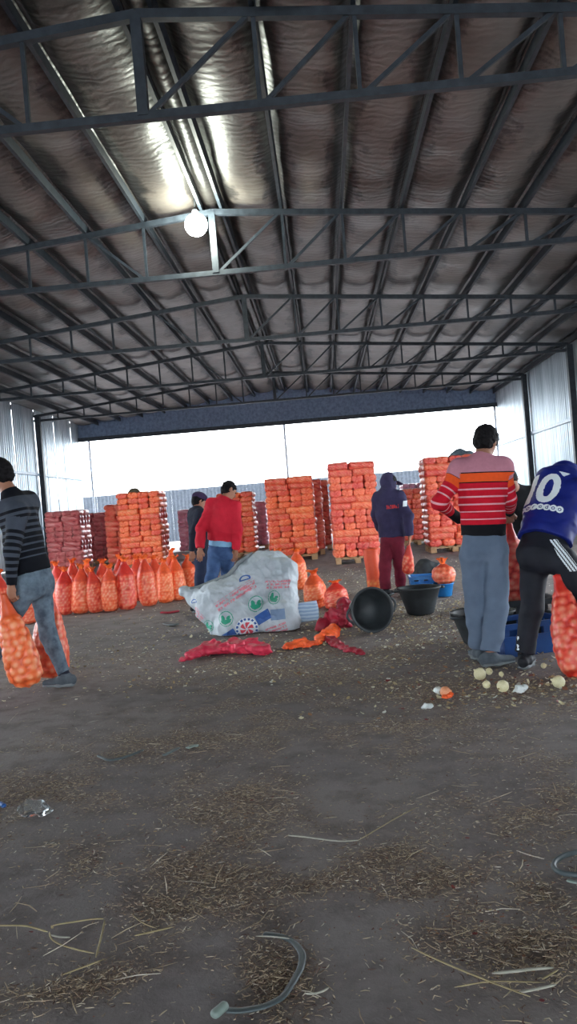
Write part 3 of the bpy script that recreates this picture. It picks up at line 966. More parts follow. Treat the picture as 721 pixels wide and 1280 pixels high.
# -- man in the blue football jersey, bending over the crates
f = Fig(neck=(1.798, 6.020, 1.361), head=(2.047, 6.250, 1.332), pel=(1.504, 5.700, 0.813), side=(.93,-.33,-.12), face=(.5,.6,-.6), sw=.19, hump=.03,
        shL=(1.685, 6.100, 1.284), shR=(1.804, 5.780, 1.196), elL=(1.628, 6.340, 0.975), wrL=(1.721, 6.400, 0.681), elR=(1.806, 5.820, 1.059), wrR=(1.797, 5.950, 0.941),
        hiL=(1.458, 5.760, 0.733), knL=(1.385, 5.660, 0.409), anL=(1.313, 5.660, 0.054), hiR=(1.619, 5.620, 0.731), knR=(1.732, 5.460, 0.463), anR=(1.764, 5.500, 0.021),
        toeL=(.45,.88,0), toeR=(.6,.8,0), hdR=(-.15,.4,-.9), hdL=(.3,.2,-.9), s=1.04)
ground(f, 'L'); ground(f, 'R')
P6 = f
b = body('person', f, 'man in blue jersey numbered 10 and black track trousers bending over a crate')
hair(f, b)
o, V, F = shirt(f, b, M_JERSEY, 'football_jersey', .075, .022, 1, (.064, .062, .05), True, .0075, .009, .022, False, .62)
D = Sdf(); D.limb(f.shR, f.elR, .05, .044, .02); D.limb(f.elR, f.elR + (f.wrR - f.elR) * .8, .044, .036, .02, False, True)
sdf_obj('undershirt_sleeve', D, .007, M_PALEC, b, .004)
tr = tree_of(V, F)
ctr = .5 * (f.pel + f.neck)
ux = Vector(_n(f.side)); uy = Vector(f.ax); cast = Vector(np.cross(f.ax, f.side)); 
def back_print(name, mask, wid, hgt, cu, cv, m_, step=.004):
    org = Vector(f.pel) + uy * (cv - hgt / 2) + ux * (cu - wid / 2) - cast * .6
    return printed(name, mask, org, ux, uy, cast, wid, hgt, step, tr, m_, o)
BP = dict(cu=-.092, cv=.425)
m0, w0 = text_mask('10', .25, .95, .08, .03, .80)
back_print('number_print', m0, w0, .25, BP['cu'], BP['cv'], M_WHITEP)
letters = []
R_ = .026
for i, ch in enumerate('ooredoo'):
    mm, ww = text_mask(ch, .024 if ch != 'd' else .032, 1.0, 0, .012)
    letters.append((i * R_ * 1.72 + R_, mm, ww, .024 if ch != 'd' else .032))
def logo(u, v):
    r_ = np.zeros(len(u), bool)
    for cx, mm, ww, hh in letters:
        r_ |= (u - cx) ** 2 + (v - R_) ** 2 < R_ ** 2
    for cx, mm, ww, hh in letters:
        r_ &= ~mm(u - cx + ww / 2, v - R_ + .012)
    return r_
back_print('sponsor_print', logo, R_ * 2 + 6 * R_ * 1.72, R_ * 2, BP['cu'] + .02, .262, M_WHITEP, .0028)
back_print('neck_print', lambda u, v: (np.abs(u - .04) < .04 * (v / .035)) & (v > .004), .08, .035, .03, .555, M_WHITEP, .003)
o2, V2, F2 = trousers(f, b, M_TRACK, 'track_trousers', .09, .016, (.10, .074, .066), wob=.006)
tr2 = tree_of(V2, F2)
def stripes(u, v): return (np.mod(u + v * .25, .026) < .017) & (u + v * .25 > .03) & (u + v * .25 < .108)
org = Vector(f.pel) + Vector((.02, -.5, -.20))
q_ = printed('side_stripes', stripes, Vector(f.pel) + Vector((.085, -.6, -.14)), Vector((.97, .25, 0)), Vector((-.25, 0, .97)), Vector((0, 1, 0)), .14, .22, .004, tr2, M_WHITEP, o2)
def scrib(u, v): return (np.abs(u - .012 - .006 * np.sin(v * 90)) < .006) & (vnoise(np.c_[u * 150, v * 60], 1.0, 3) > -.25)
ap = printed('ankle_print', scrib, Vector(f.anL) + Vector((-.066, -.6, .04)), Vector((1, 0, 0)), Vector((.06, 0, 1)), Vector((0, 1, 0)), .03, .17, .003, tr2, M_WHITEP, o2)
tag(ap, kind='stuff')
for q in 'LR': shoe(f, b, q, M_BSHOE, M_SOLE)

# -- man in the red jacket, walking away
f = Fig(neck=(-1.232, 9.800, 1.399), head=(-1.161, 9.880, 1.533), pel=(-1.314, 9.850, 0.840), side=(.95,-.3,0), face=(.85,.5,-.1), sw=.155,
        elL=(-1.528, 9.750, 1.088), wrL=(-1.547, 9.680, 0.838), elR=(-1.075, 9.740, 1.052), wrR=(-1.133, 9.800, 0.789), s=.97,
        hiL=(-1.387, 9.900, 0.763), knL=(-1.450, 9.750, 0.462), anL=(-1.527, 9.700, 0.149), hiR=(-1.251, 9.850, 0.755), knR=(-1.276, 10.000, 0.425), anR=(-1.314, 10.200, 0.122),
        toeL=(.5,.85,0), toeR=(.5,.85,0), palmL=(0,-1,0), palmR=(0,-1,0), curlL=.3)
ground(f, 'L'); ground(f, 'R')
b = body('person', f, 'man in bright red jacket and blue jeans walking away behind the big white sack')
hair(f, b, extra=.006)
shirt(f, b, M_REDJ, 'red_jacket', .085, .020, .93, (.066, .062, .058), True, .008, .010, .02)
D = Sdf(); D.slab(f.pel + f.ax * .02, f.pel + f.ax * .10, (.160, .120), (.160, .12), f.side, .02, True, True); sdf_obj('shirt_tail', D, .008, M_TEE, b, .004)
trousers(f, b, M_JEANS, 'jeans', .07, .014, (.096, .078, .07))
for q in 'LR': shoe(f, b, q, M_BSHOE)

# -- person in dark clothes and a cap beside him
f = Fig(neck=(-1.654, 10.350, 1.321), head=(-1.622, 10.400, 1.433), pel=(-1.677, 10.400, 0.755), side=(.45,-.9,0), face=(.9,.42,-.1), sw=.15, s=.93,
        elR=(-1.690, 10.100, 1.019), wrR=(-1.722, 10.120, 0.796), elL=(-1.590, 10.600, 1.015), wrL=(-1.535, 10.700, 0.813),
        knR=(-1.685, 10.350, 0.424), anR=(-1.744, 10.300, 0.121), knL=(-1.604, 10.500, 0.405), anL=(-1.550, 10.550, 0.098), toeL=(.9,.4,0), toeR=(.9,.4,0))
ground(f, 'L'); ground(f, 'R')
b = body('person', f, 'person in dark navy clothes and a purple peaked cap, half behind the man in red')
hair(f, b)
shirt(f, b, M_DARKSH, 'dark_jumper', -.02, .020, .95, res=.009)
trousers(f, b, M_NAVYT, 'trousers', .05, .014)
D = Sdf(); u = f.hax; fd = _n(f.face - u * (f.face @ u))
D.ell(f.head + u * .055 - fd * .008, (.088, .106, .076), fd, u, .01)
D.slab(f.head + u * .052 + fd * .07, f.head + u * .040 + fd * .165, (.07, .012), (.055, .007), np.cross(fd, u), .015)
D.ell(f.head - u * .06 , (.12, .14, .09), fd, u, .01, True)
sdf_obj('peaked_cap', D, .006, M_CAP, b)
for q in 'LR': shoe(f, b, q, M_BSHOE)

# -- hooded man by the black tubs
f = Fig(neck=(0.844, 10.500, 1.340), head=(0.879, 10.540, 1.474), pel=(0.855, 10.500, 0.815), side=(.9,-.42,0), face=(.85,.5,-.1), sw=.15, s=.96,
        elR=(1.061, 10.320, 1.021), wrR=(1.066, 10.360, 0.772), elL=(0.670, 10.700, 1.089), wrL=(0.723, 10.950, 0.864),
        hiL=(0.789, 10.550, 0.723), knL=(0.727, 10.500, 0.394), anL=(0.713, 10.500, 0.080), hiR=(0.905, 10.450, 0.718), knR=(0.925, 10.600, 0.393), anR=(0.941, 10.800, 0.096),
        toeL=(.5,.8,0), toeR=(.6,.8,0), hdR=(-.05,.15,-1))
ground(f, 'L'); ground(f, 'R')
P4 = f
b = body('person', f, 'person in purple navy hoodie with the hood up and maroon sweatpants by the tubs')
hair(f, b)
o, V, F = shirt(f, b, M_HOOD, 'hoodie', -.04, .024, .97, (.068, .062, .058), True, .008, .009, .02, True)
D = Sdf(); u = f.hax; fd = _n(f.face - u * (f.face @ u))
D.slab(f.head + u * .045 + fd * .085, f.head + u * .035 + fd * .185, (.07, .011), (.055, .007), np.cross(fd, u), .015); sdf_obj('cap_peak', D, .006, M_CAP, b)
tr = tree_of(V, F)
blk = lambda u, v: (np.mod(u, .024) < .018) & (vnoise(np.c_[u * 60, v * 50], 1.0, 9) > -.45)
printed('back_lettering', blk, Vector(f.neck) + Vector((-.145, -.6, -.20)), Vector((.93, -.35, .02)), Vector((0, 0, 1)), Vector((.2, .95, 0)), .16, .045, .004, tr, M_REDP, o)
printed('sleeve_patch', lambda u, v: u > -1, Vector(f.shR + (f.elR - f.shR) * .42) + Vector((-.01, -.5, -.02)), Vector((1, 0, 0)), Vector((.2, 0, 1)), Vector((0, 1, 0)), .05, .07, .006, tr, M_WHITEP, o)
trousers(f, b, M_MAROON, 'sweatpants', .05, .016, (.096, .08, .072))
for q in 'LR': shoe(f, b, q, M_BSHOE)

# -- stooping helper seen between the two men on the right
f = Fig(neck=(1.915, 8.060, 1.240), head=(1.835, 7.950, 1.355), pel=(1.962, 8.300, 0.598), side=(-1,.1,0), face=(-.3,-.9,-.25), sw=.16,
        elR=(1.729, 8.000, 0.952), wrR=(1.678, 7.750, 0.807), elL=(2.031, 8.000, 0.912), wrL=(1.917, 7.750, 0.758),
        knL=(1.948, 8.200, 0.215), anL=(1.942, 8.250, -0.118), knR=(1.868, 8.200, 0.221), anR=(1.846, 8.250, -0.111), toeL=(0,-1,0), toeR=(0,-1,0), s=.97)
ground(f, 'L'); ground(f, 'R')
b = body('person', f, 'person in a black shirt stooping between the red jumper and the blue jersey')
hair(f, b)
shirt(f, b, M_BLACKSH, 'black_shirt', -.05, .018, .95, res=.009)
trousers(f, b, M_NAVYT, 'trousers', .05, .014, res=.011)
for q in 'LR': shoe(f, b, q, M_BSHOE)


# ------------------------------------------------------------------ onion sacks
def sack_np(L, prof, seed, nu, nv, d=.06, amp=.012, fill=(.0, 1.0), sq=2.4, bend=0.0, lump=.012):
    """closed bag along +Z: prof = [(t, half width x, half depth y)]; onions press out between fill[0] and fill[1]"""
    r_ = np.random.RandomState(seed)
    t = .5 - .5 * np.cos(PI * np.linspace(0, 1, nv)) if fill[1] >= 1 else np.linspace(0, 1, nv)
    pt = np.array([p[0] for p in prof])
    ra = np.interp(t, pt, [p[1] for p in prof]); rb = np.interp(t, pt, [p[2] for p in prof])
    a = np.linspace(0, 2 * PI, nu, endpoint=False)
    ca, sa = np.cos(a), np.sin(a)
    ex = 2.0 / sq
    cx = np.sign(ca) * np.abs(ca) ** ex; sx = np.sign(sa) * np.abs(sa) ** ex
    V = np.stack([ra[:, None] * cx, rb[:, None] * sx, np.broadcast_to(t[:, None] * L, (nv, nu))], -1).reshape(-1, 3)
    ii_ = np.arange(nu * nv).reshape(nv, nu)
    F = np.stack([ii_[:-1], np.roll(ii_[:-1], -1, 1), np.roll(ii_[1:], -1, 1), ii_[1:]], -1).reshape(-1, 4)
    N = vnormals(V, F)
    C_ = []
    z = fill[0] * L + d * .35; row = 0
    while z < fill[1] * L:
        x_, y_ = np.interp(z / L, t, ra), np.interp(z / L, t, rb)
        n_ = max(3, int(2 * PI * math.sqrt((x_ * x_ + y_ * y_) / 2) / d))
        for i in range(n_):
            th_ = 2 * PI * (i + .5 * (row % 2) + r_.uniform(-.22, .22)) / n_
            c1, s1 = math.cos(th_), math.sin(th_)
            C_.append((x_ * math.copysign(abs(c1) ** ex, c1), y_ * math.copysign(abs(s1) ** ex, s1), z + r_.uniform(-.2, .2) * d))
        z += d * .84; row += 1
    for zc, s_ in ((.004, 1),):
        C_.append((0, 0, zc))
        if fill[1] >= 1:
            for i in range(7):
                th_ = 2 * PI * i / 7 + seed
                C_.append((.085 * math.cos(th_), .048 * math.sin(th_), .008))
    C_ = np.array(C_); rad = d * r_.uniform(.52, .66, len(C_))
    B = np.zeros(len(V))
    for i in range(0, len(V), 4000):
        dd = np.linalg.norm(V[i:i + 4000, None] - C_[None], axis=2) / rad[None]
        B[i:i + 4000] = np.clip(1 - dd * dd, 0, 1).max(1) ** .6
    fz = V[:, 2] / L
    B *= np.clip((fill[1] + .02 - fz) / .05, 0, 1)
    V = V + N * (amp * B)[:, None] + (lump * np.c_[vnoise(V, 6, seed), vnoise(V, 6, seed + 1), .4 * vnoise(V, 6, seed + 2)])
    V[:, 0] += bend * (V[:, 2] / L) ** 2
    V[nu * 0:nu] = V[:nu].mean(0) * [1, 1, 1]; V[-nu:] = V[-nu:].mean(0)
    return V, F, B
STAND = [(0, .01, .01), (.02, .085, .08), (.08, .118, .112), (.3, .128, .12), (.55, .122, .115), (.74, .105, .1), (.86, .07, .066), (.93, .045, .04), (1, .04, .03)]
def top_np(seed, r0_=.034, h=.065):
    """gathered net above the tie, splayed like a frill"""
    a = np.linspace(0, 2 * PI, 22, endpoint=False); rs = np.random.RandomState(seed)
    V = []; ph = rs.uniform(0, 6)
    for k, (z, r_) in enumerate(((-.03, 1.15), (0, .8), (.03, 1.0), (.06, 1.5), (h, 2.0))):
        w_ = r0_ * r_ * (1 + .22 * (k > 1) * np.sin(5 * a + ph + k * .2) + .1 * rs.uniform(-1, 1, 22))
        V += [(x, y, z + .018 * (k / 4) * math.sin(3 * t + ph)) for x, y, t in zip(w_ * np.cos(a), w_ * np.sin(a), a)]
    F = [(k*22+j, k*22+(j+1)%22, (k+1)*22+(j+1)%22, (k+1)*22+j) for k in range(4) for j in range(22)]
    return np.array(V), np.array(F)

def make_sack(name, L, prof, seed, nu, nv, m_, label, group=None, loc=(0, 0, 0), d=.06, amp=.012, fill=(0, .86), bend=0., topmat=None, sq=2.3, frill=True):
    V, F, B = sack_np(L, prof, seed, nu, nv, d, amp, fill, sq, bend)
    o = obj(name, mesh_np(name, V, F, m_, True, {'bulge': B}))
    tag(o, label, 'sack', group)
    if not frill:
        o.location = loc; return o
    Vt, Ft = top_np(seed)
    c = obj('gathered_top', mesh_np('gathered_top', Vt + [bend * .94 ** 2, 0, L * .965], Ft, topmat or M_TOP), o)
    o.location = loc
    c.matrix_parent_inverse = Matrix.Identity(4)
    return o
def copy_tree(o, label=None, parent=None):
    c = o.copy(); COL.objects.link(c); c.parent = parent
    if label: c['label'] = label
    for ch in o.children: copy_tree(ch, None, c)
    return c
def aim(o, base, top):
    """stand a sack built along +Z so that its axis runs base -> top"""
    d = (Vector(top) - Vector(base)).normalized()
    q = Vector((0, 0, 1)).rotation_difference(d)
    o.rotation_mode = 'QUATERNION'; o.rotation_quaternion = q; o.location = base

protos = [make_sack('onion_sack', .64, STAND, 100 + i, 34, 44, M_NET, 'x', None, (0, 0, 0), .05, .010, (0, .70), (.02, -.03, .0, .03)[i]) for i in range(4)]
used = [False] * 4
def stand(i, x, y, label, group, sc=(1, 1, 1), rz=None, tilt=(0, 0), z=0.0):
    if not used[i]: o = protos[i]; used[i] = True; o['label'] = label
    else: o = copy_tree(protos[i], label)
    if group: o['group'] = group
    elif 'group' in o: del o['group']
    o.location = (x, y, z); o.scale = sc
    o.rotation_euler = (tilt[0], tilt[1], rnd.uniform(0, 6.28) if rz is None else rz)
    return o
row = [(82, 768, 1), (101, 766.5, 1.02), (121, 765, .97), (139, 763.5, .98), (159, 761.5, 1.08), (187, 757, 1.05), (207, 753, 1.0), (223, 750, 1.02)]
ords = ['leftmost', 'second from the left', 'third from the left', 'fourth from the left', 'fifth from the left', 'sixth from the left', 'seventh from the left', 'eighth from the left']
pos = [(-3.792, 11.239), (-3.574, 11.246), (-3.343, 11.245), (-3.139, 11.259), (-2.920, 11.310), (-2.652, 11.562), (-2.470, 11.836), (-2.315, 12.041)]
for k, ((px, py, sc), (x, y)) in enumerate(zip(row, pos)):
    stand(k % 4, x, y, 'upright orange net sack of onions in the front row, %s' % ords[k], 'front row of upright sacks', (sc, sc, sc * rnd.uniform(.95, 1.04)), None, (rnd.uniform(-.05, .05), rnd.uniform(-.06, .06)))
pos2 = [(-4.207, 12.194), (-4.044, 12.394), (-3.749, 12.217), (-3.529, 12.285), (-3.307, 12.354), (-2.994, 12.263), (-2.736, 12.523), (-2.571, 12.864)]
for k, (x, y) in enumerate(pos2):
    stand((k + 2) % 4, x, y + .12, 'upright orange net sack of onions in the back row, showing over the front row, %s' % ords[k].replace(' from the left', ''), 'back row of upright sacks', (1, 1, rnd.uniform(.98, 1.1)), None, (rnd.uniform(-.04, .04), rnd.uniform(-.06, .06)))
stand(1, *(-2.329, 13.054), 'bulging orange net sack at the knees of the person in the cap', None, (1.18, 1.1, .92))
stand(0, *(-1.884, 12.629), 'orange net sack standing between the legs of the two walking men', None, (1, 1, .95))
stand(3, *(-0.494, 12.233), 'orange net sack standing just behind the right end of the white bag', None, (1.1, 1.1, .92))
stand(2, *(-0.769, 12.314), 'orange net sack mostly hidden behind the middle of the white bag', None, (1.05, 1.05, .95))
stand(2, *(-4.056, 10.517), 'orange net sack seen between the legs of the striding man', None, (1.05, 1.05, .8))
stand(0, *(-4.573, 10.928), 'orange net sack at the edge behind the striding man', None, (1, 1, 1.05))
o = stand(3, *(-0.191, 9.931), 'plump orange net sack with its neck up beside the tipped tub', None, (1.12, 1.05, .68), 1.0, (.0, -.12))
o = stand(1, *(0.063, 9.630), 'short slumped orange net sack, nearer of two beside the tipped tub', None, (1.12, 1.1, .50), 2.0, (0, .15))

# large sacks near the camera, each its own shape
LONG = [(0, .01, .01), (.03, .085, .07), (.10, .128, .11), (.3, .135, .118), (.5, .118, .105), (.68, .088, .08), (.82, .055, .05), (.92, .034, .03), (1, .03, .025)]
o = make_sack('onion_sack', .72, [(t, a * .86, b * .9) for t, a, b in LONG], 211, 60, 84, M_NETL, 'large orange net sack of onions swinging from the near hand of the striding man', None, d=.066, amp=.014, fill=(0, .74), frill=False)
aim(o, (-2.305, 5.860, 0.084), (-2.433, 5.880, 0.762))
o = make_sack('onion_sack', .70, LONG, 223, 52, 70, M_NETL, 'orange net sack hanging behind the rear leg of the striding man', None, d=.062, amp=.013, fill=(0, .78), frill=False)
aim(o, (-2.314, 6.420, 0.036), (-2.303, 6.420, 0.723))
o = make_sack('onion_sack', .72, [(t, a * .88, b * .9) for t, a, b in LONG], 231, 52, 76, M_NETR, 'tall red orange sack standing on a black crate in front of the red jumper', None, d=.064, amp=.013, fill=(0, .8), frill=False)
aim(o, (1.532, 6.720, 0.340), (1.448, 6.440, 1.006))
o = make_sack('onion_sack', .70, [(t, a * .86, b * .9) for t, a, b in LONG], 241, 56, 80, M_NETL, 'orange net sack leaning at the knee of the man in the blue jersey', None, d=.058, amp=.013, fill=(0, .82), frill=False)
aim(o, (1.586, 5.300, -0.011), (1.525, 5.500, 0.670))
SLIM = [(0, .01, .01), (.03, .06, .06), (.1, .09, .085), (.4, .095, .09), (.75, .105, .09), (.92, .10, .085), (.97, .11, .09), (1, .02, .02)]
o = make_sack('onion_sack', .62, SLIM, 251, 32, 40, M_YNET, 'half empty yellow orange sack standing open left of the maroon sweatpants', None, d=.06, amp=.006, fill=(0, .3), frill=False)
o.location = (*(0.594, 11.030), 0)
o = make_sack('onion_sack', .42, [(t, a * .55, b * .4) for t, a, b in LONG], 257, 28, 36, M_NET, 'slim orange sack hanging from the hand of the hooded person', None, d=.05, amp=.006, fill=(0, .6), frill=False)
aim(o, (1.012, 10.420, 0.274), (1.050, 10.380, 0.669))
ROUND = [(0, .02, .02), (.06, .07, .07), (.2, .118, .112), (.45, .14, .132), (.7, .125, .12), (.88, .07, .07), (1, .03, .03)]
o = make_sack('onion_sack', .27, ROUND, 263, 40, 30, M_NETR, 'round red orange sack sitting on a bright blue bucket', None, d=.055, amp=.012, fill=(0, .9))
o.location = (1.418, 10.100, 0.140)

# ------------------------------------------------------------------ pallets and the tall stacks on them
def make_pallet(label):
    p = empty('wooden_pallet', (0, 0, 0), label, 'pallet')
    for i in range(6): 
        bm = bmesh.new(); box_bm(bm, (-.58 + i * .204, 0, .117), (-.44 + i * .204, 1.06, .139)); obj('slat', bm_mesh('slat', bm, M_WOOD), p)
    for j in (.02, .48, .94):
        bm = bmesh.new(); box_bm(bm, (-.58, j, .095), (.58, j + .1, .117)); obj('bearer', bm_mesh('bearer', bm, M_WOOD), p)
        for i in (-.58, -.07, .44):
            bm = bmesh.new(); box_bm(bm, (i, j, .018), (i + .14, j + .1, .095)); obj('block', bm_mesh('block', bm, M_WOOD), p)
    for i in (-.58, -.07, .44):
        bm = bmesh.new(); box_bm(bm, (i, .02, 0), (i + .14, 1.04, .018)); obj('skid', bm_mesh('skid', bm, M_WOOD), p)
    return p
pallet0 = make_pallet('x'); pallet_used = False
LIE = [(0, .03, .02), (.012, .10, .06), (.05, .134, .077), (.3, .140, .081), (.7, .140, .081), (.95, .134, .077), (.988, .10, .06), (1, .03, .02)]
lie_hi = [sack_np(.54, LIE, 300 + i, 28, 24, .052, .010, (0, 1), 2.8, 0, .018) for i in range(4)]
lie_lo = [sack_np(.54, LIE, 300 + i, 14, 9, .075, .012, (0, 1), 2.8, 0, .016) for i in range(3)]
def laid(V):   # from the Z axis to lying along Y, resting on z = 0
    return np.c_[V[:, 0], V[:, 2], V[:, 1] + .078]
lie_me = {}
def lie_mesh(mat_, i):
    k = (mat_.name, i)
    if k not in lie_me:
        V, F, B = lie_hi[i]; lie_me[k] = mesh_np('onion_sack', laid(V), F[:, ::-1], mat_, True, {'bulge': B})
    return lie_me[k]
bulk = {}
def bulk_add(key, X, mirrored, i, loc, rz, sc):
    V, F, B = lie_lo[i]; V = laid(V) * sc; c, s = math.cos(rz), math.sin(rz)
    V = np.c_[V[:, 0] * c - V[:, 1] * s, V[:, 0] * s + V[:, 1] * c, V[:, 2]] + loc
    b = bulk.setdefault(key, [[], [], [], 0]); b[0].append(V); b[1].append(F[:, ::-1] + b[3]); b[2].append(B); b[3] += len(V)
def stack(x0, x1, Y, top, cols, mat_, key, label, group, indiv, where, short=''):
    """front face x0..x1 at distance Y; indiv columns are single sacks, the rest is bulk"""
    global pallet_used
    w_ = (x1 - x0) / cols; n_ = max(3, int(round((top - .14) / .143))); h = (top - .14) / n_
    p = pallet0 if not pallet_used else copy_tree(pallet0)
    pallet_used = True
    p['label'] = 'wooden pallet under the ' + where; p.location = ((x0 + x1) / 2, Y, 0); p.scale = ((x1 - x0) / 1.2, 1, 1)
    for k in range(n_):
        z = .14 + k * h; across = (k * 7 + int(Y * 10)) % 5 in (1, 3); split = rnd.uniform(.40, .60)
        if across: nc, nd, lw, pd, wx = 2, 4, (x1 - x0) / 2 / .54, .265, (x1 - x0) / 2
        else: nc, nd, lw, pd, wx = cols, 2, w_ / .27, .53, w_
        for depth in range(nd):
            for c in range(nc):
                x = x0 + (c + .5) * wx + rnd.uniform(-.014, .014)
                y = Y + depth * pd + rnd.uniform(-.02, .02); i = rnd.randrange(4)
                wl = (split, 1 - split)[c % 2] * (x1 - x0)
                sc = (.97, wl / .54 * 1.01, h / .143 * 1.0) if across else (lw * .99, .98, h / .143 * 1.0)
                ind = depth == 0 and (c in indiv if not across else (len(indiv) > 0 and min(indiv) < (c + 1) * cols / 2 and max(indiv) >= c * cols / 2))
                rz = rnd.uniform(-.05, .05)
                if across: x = x0 + (0 if c == 0 else split * (x1 - x0)) + rnd.uniform(-.01, .01); y += .13; rz -= PI / 2
                if ind:
                    o = obj('onion_sack', lie_mesh(mat_, i)); o.location = (x, y, z); o.scale = sc
                    o.rotation_euler = (rnd.uniform(-.03, .03), rnd.uniform(-.04, .04), rz)
                    way = 'lengthwise' if across else 'end on'
                    tag(o, '%s sack %s in %s, layer %s, %s' % (label, way, short, LAYER[k] if k < n_ - 1 else 'topmost', PLACE[nc][c]), 'sack', group)
                else:
                    bulk_add(key, x, False, i % 3, (x, y, z), rz, sc)
LAYER = 'lowest second third fourth fifth sixth seventh eighth ninth tenth eleventh twelfth thirteenth fourteenth fifteenth sixteenth'.split()
PLACE = {2: ['left half', 'right half'], 3: ['left', 'middle', 'right'], 4: ['far left', 'mid left', 'mid right', 'far right']}
def sx(a, b): return a[0], b[0]
ST = 'orange net onion sack laid flat in the '
def st(l, r_, *a, **k): stack(l[0], r_[0], *a, **k)
st((-5.220, 20.000, 1.103), (-4.143, 20.000, 1.018), 20.0, 1.96, 4, M_NET, 'orange', 'orange', 'sacks in the stack with a cloth on top', (0, 1, 2, 3), 'stack with a brown cloth on top', 'cloth topped stack')
st((-1.368, 18.900, 1.019), (-0.235, 18.900, 0.928), 18.9, 1.97, 4, M_NET, 'orange', 'orange', 'sacks in the wide stack behind the white bag', (0, 1, 2, 3), 'wide stack behind the white bag', 'stack behind white bag')
st((0.138, 16.700, 1.106), (1.098, 16.700, 1.029), 16.7, 2.10, 4, M_NETR, 'orange', 'reddish', 'sacks in the tall stack by the hooded person', (0, 1, 2, 3), 'tallest stack left of the hooded person', 'tallest stack left of hoodie')
st((2.268, 17.900, 1.104), (3.392, 17.900, 1.013), 17.9, 2.12, 4, M_NETR, 'orange', 'reddish', 'sacks in the stack beside the red jumper', (0, 1, 2), 'stack left of the striped red jumper', 'stack beside red jumper')
st((2.055, 21.500, 0.699), (2.860, 21.500, 0.635), 21.5, 1.50, 3, M_NETR, 'orange', 'reddish', 'sacks in the low stack by the hooded person', (0, 1, 2), 'low stack right of the hooded person', 'low stack right of hoodie')
st((-2.962, 22.000, 1.090), (-1.967, 22.000, 1.011), 22.0, 1.80, 3, M_NET, 'orange', 'orange', 'sacks in the stack beside the red jacket', (1, 2), 'stack just right of the red jacket', 'stack beside red jacket')
st((-5.956, 21.400, 1.122), (-5.063, 21.400, 1.052), 21.4, 1.72, 3, M_NETR, 'orange', 'x', 'x', (), 'stack half hidden behind the cloth topped stack')
st((-1.120, 20.600, 0.968), (-0.051, 20.600, 0.883), 20.6, 1.92, 4, M_NETR, 'orange', 'x', 'x', (), 'narrow strip of stack right behind the wide one')
st((-1.003, 22.600, 0.923), (0.146, 22.600, 0.832), 22.6, 1.96, 4, M_NETR, 'orange', 'x', 'x', (), 'farther strip of stack behind the wide one')
st((-7.639, 21.500, 0.925), (-6.669, 21.500, 0.848), 21.5, 1.66, 4, M_NETP, 'left', 'x', 'x', (), 'wine red stack behind the striding man')
st((-7.625, 24.500, 0.794), (-6.699, 24.500, 0.722), 24.5, 1.58, 4, M_NETP, 'mid', 'x', 'x', (), 'dark wine red stack between two stacks on the left')
st((-4.818, 26.000, 0.772), (-3.846, 26.000, 0.695), 26.0, 1.47, 4, M_NETK, 'cap', 'x', 'x', (), 'pink stack behind the person in the cap')
st((-2.868, 26.000, 0.749), (-1.903, 26.000, 0.672), 26.0, 1.54, 4, M_NETK, 'far', 'x', 'x', (), 'pink stack seen left of the wide orange stack')
st((2.655, 27.000, 0.822), (3.586, 27.000, 0.747), 27.0, 1.74, 4, M_NETK, 'tip', 'x', 'x', (), 'pink stack peeping over the low stack')
LBL = {'orange': ('onion_sacks', 'further orange net onion sacks filling the backs of the stacks', M_NETR),
       'left': ('onion_sacks', 'wine red net sacks stacked on the pallet behind the striding man', M_NETP),
       'mid': ('onion_sacks', 'dark wine red sacks stacked between two orange and red stacks at the left', M_NETP),
       'cap': ('onion_sacks', 'pink net sacks stacked behind the person in the cap', M_NETK),
       'far': ('onion_sacks', 'pink net sacks stacked just left of the wide orange stack', M_NETK),
       'tip': ('onion_sacks', 'pink net sacks peeping over the low stack by the hooded person', M_NETK)}
for key, (V, F, B, n_) in bulk.items():
    nm, lb, mm = LBL[key]
    tag(obj(nm, mesh_np(nm, np.concatenate(V), np.concatenate(F), mm, True, {'bulge': np.concatenate(B)})), lb, 'sacks', None, 'stuff')


# ------------------------------------------------------------------ crumpled cloths and nets
def crumple(name, pts, m_, label, cat, wob=.02, res=.011, flat=.55, seed=1, k=.05, wsc=9):
    D = Sdf()
    for (p, q) in zip(pts[:-1], pts[1:]):
        D.limb(p[:3], q[:3], p[3], q[3], k)
    V, F = D.mesh(res); N = vnormals(V, F)
    V = V + N * (wob * (fbm(V, wsc, seed, 3) + .9 * np.maximum(0, 1 - 3 * np.abs(vnoise(V, wsc * 1.1, seed + 9))) - .35))[:, None]
    z0 = min(p[2] - p[3] for p in pts)
    V[:, 2] = np.maximum(V[:, 2], 0.004) if z0 < .1 else V[:, 2]
    if flat and z0 < .1: V[:, 2] *= flat
    o = obj(name, mesh_np(name, V, F, m_, True)); tag(o, label, cat)
    return o, V, F
M_PINKNET = cloth('pinkish_red_net', S(196, 34, 66), S(226, 66, 92), .45, 14, .5)
M_ORNET = cloth('orange_loose_net', S(236, 82, 36), S(250, 112, 56), .5, 14, .4)
M_WINENET = cloth('wine_loose_net', S(140, 20, 42), S(176, 40, 62), .5, 14, .4)
def gp(a, r_, z=None): return (a[0], a[1], r_ * .8 if z is None else z, r_)
o, V, F = crumple('empty_net_bag', [gp((-1.348, 6.816), .03), gp((-1.236, 7.028), .07), gp((-1.137, 7.181), .095), gp((-1.045, 7.145), .075), gp((-0.928, 7.138), .10), gp((-0.763, 7.074), .11), gp((-0.653, 6.955), .085)], M_PINKNET, 'crumpled pinkish red net bag lying in front of the white bag', 'bag', .030, .011, .62, 4, .05, 11)
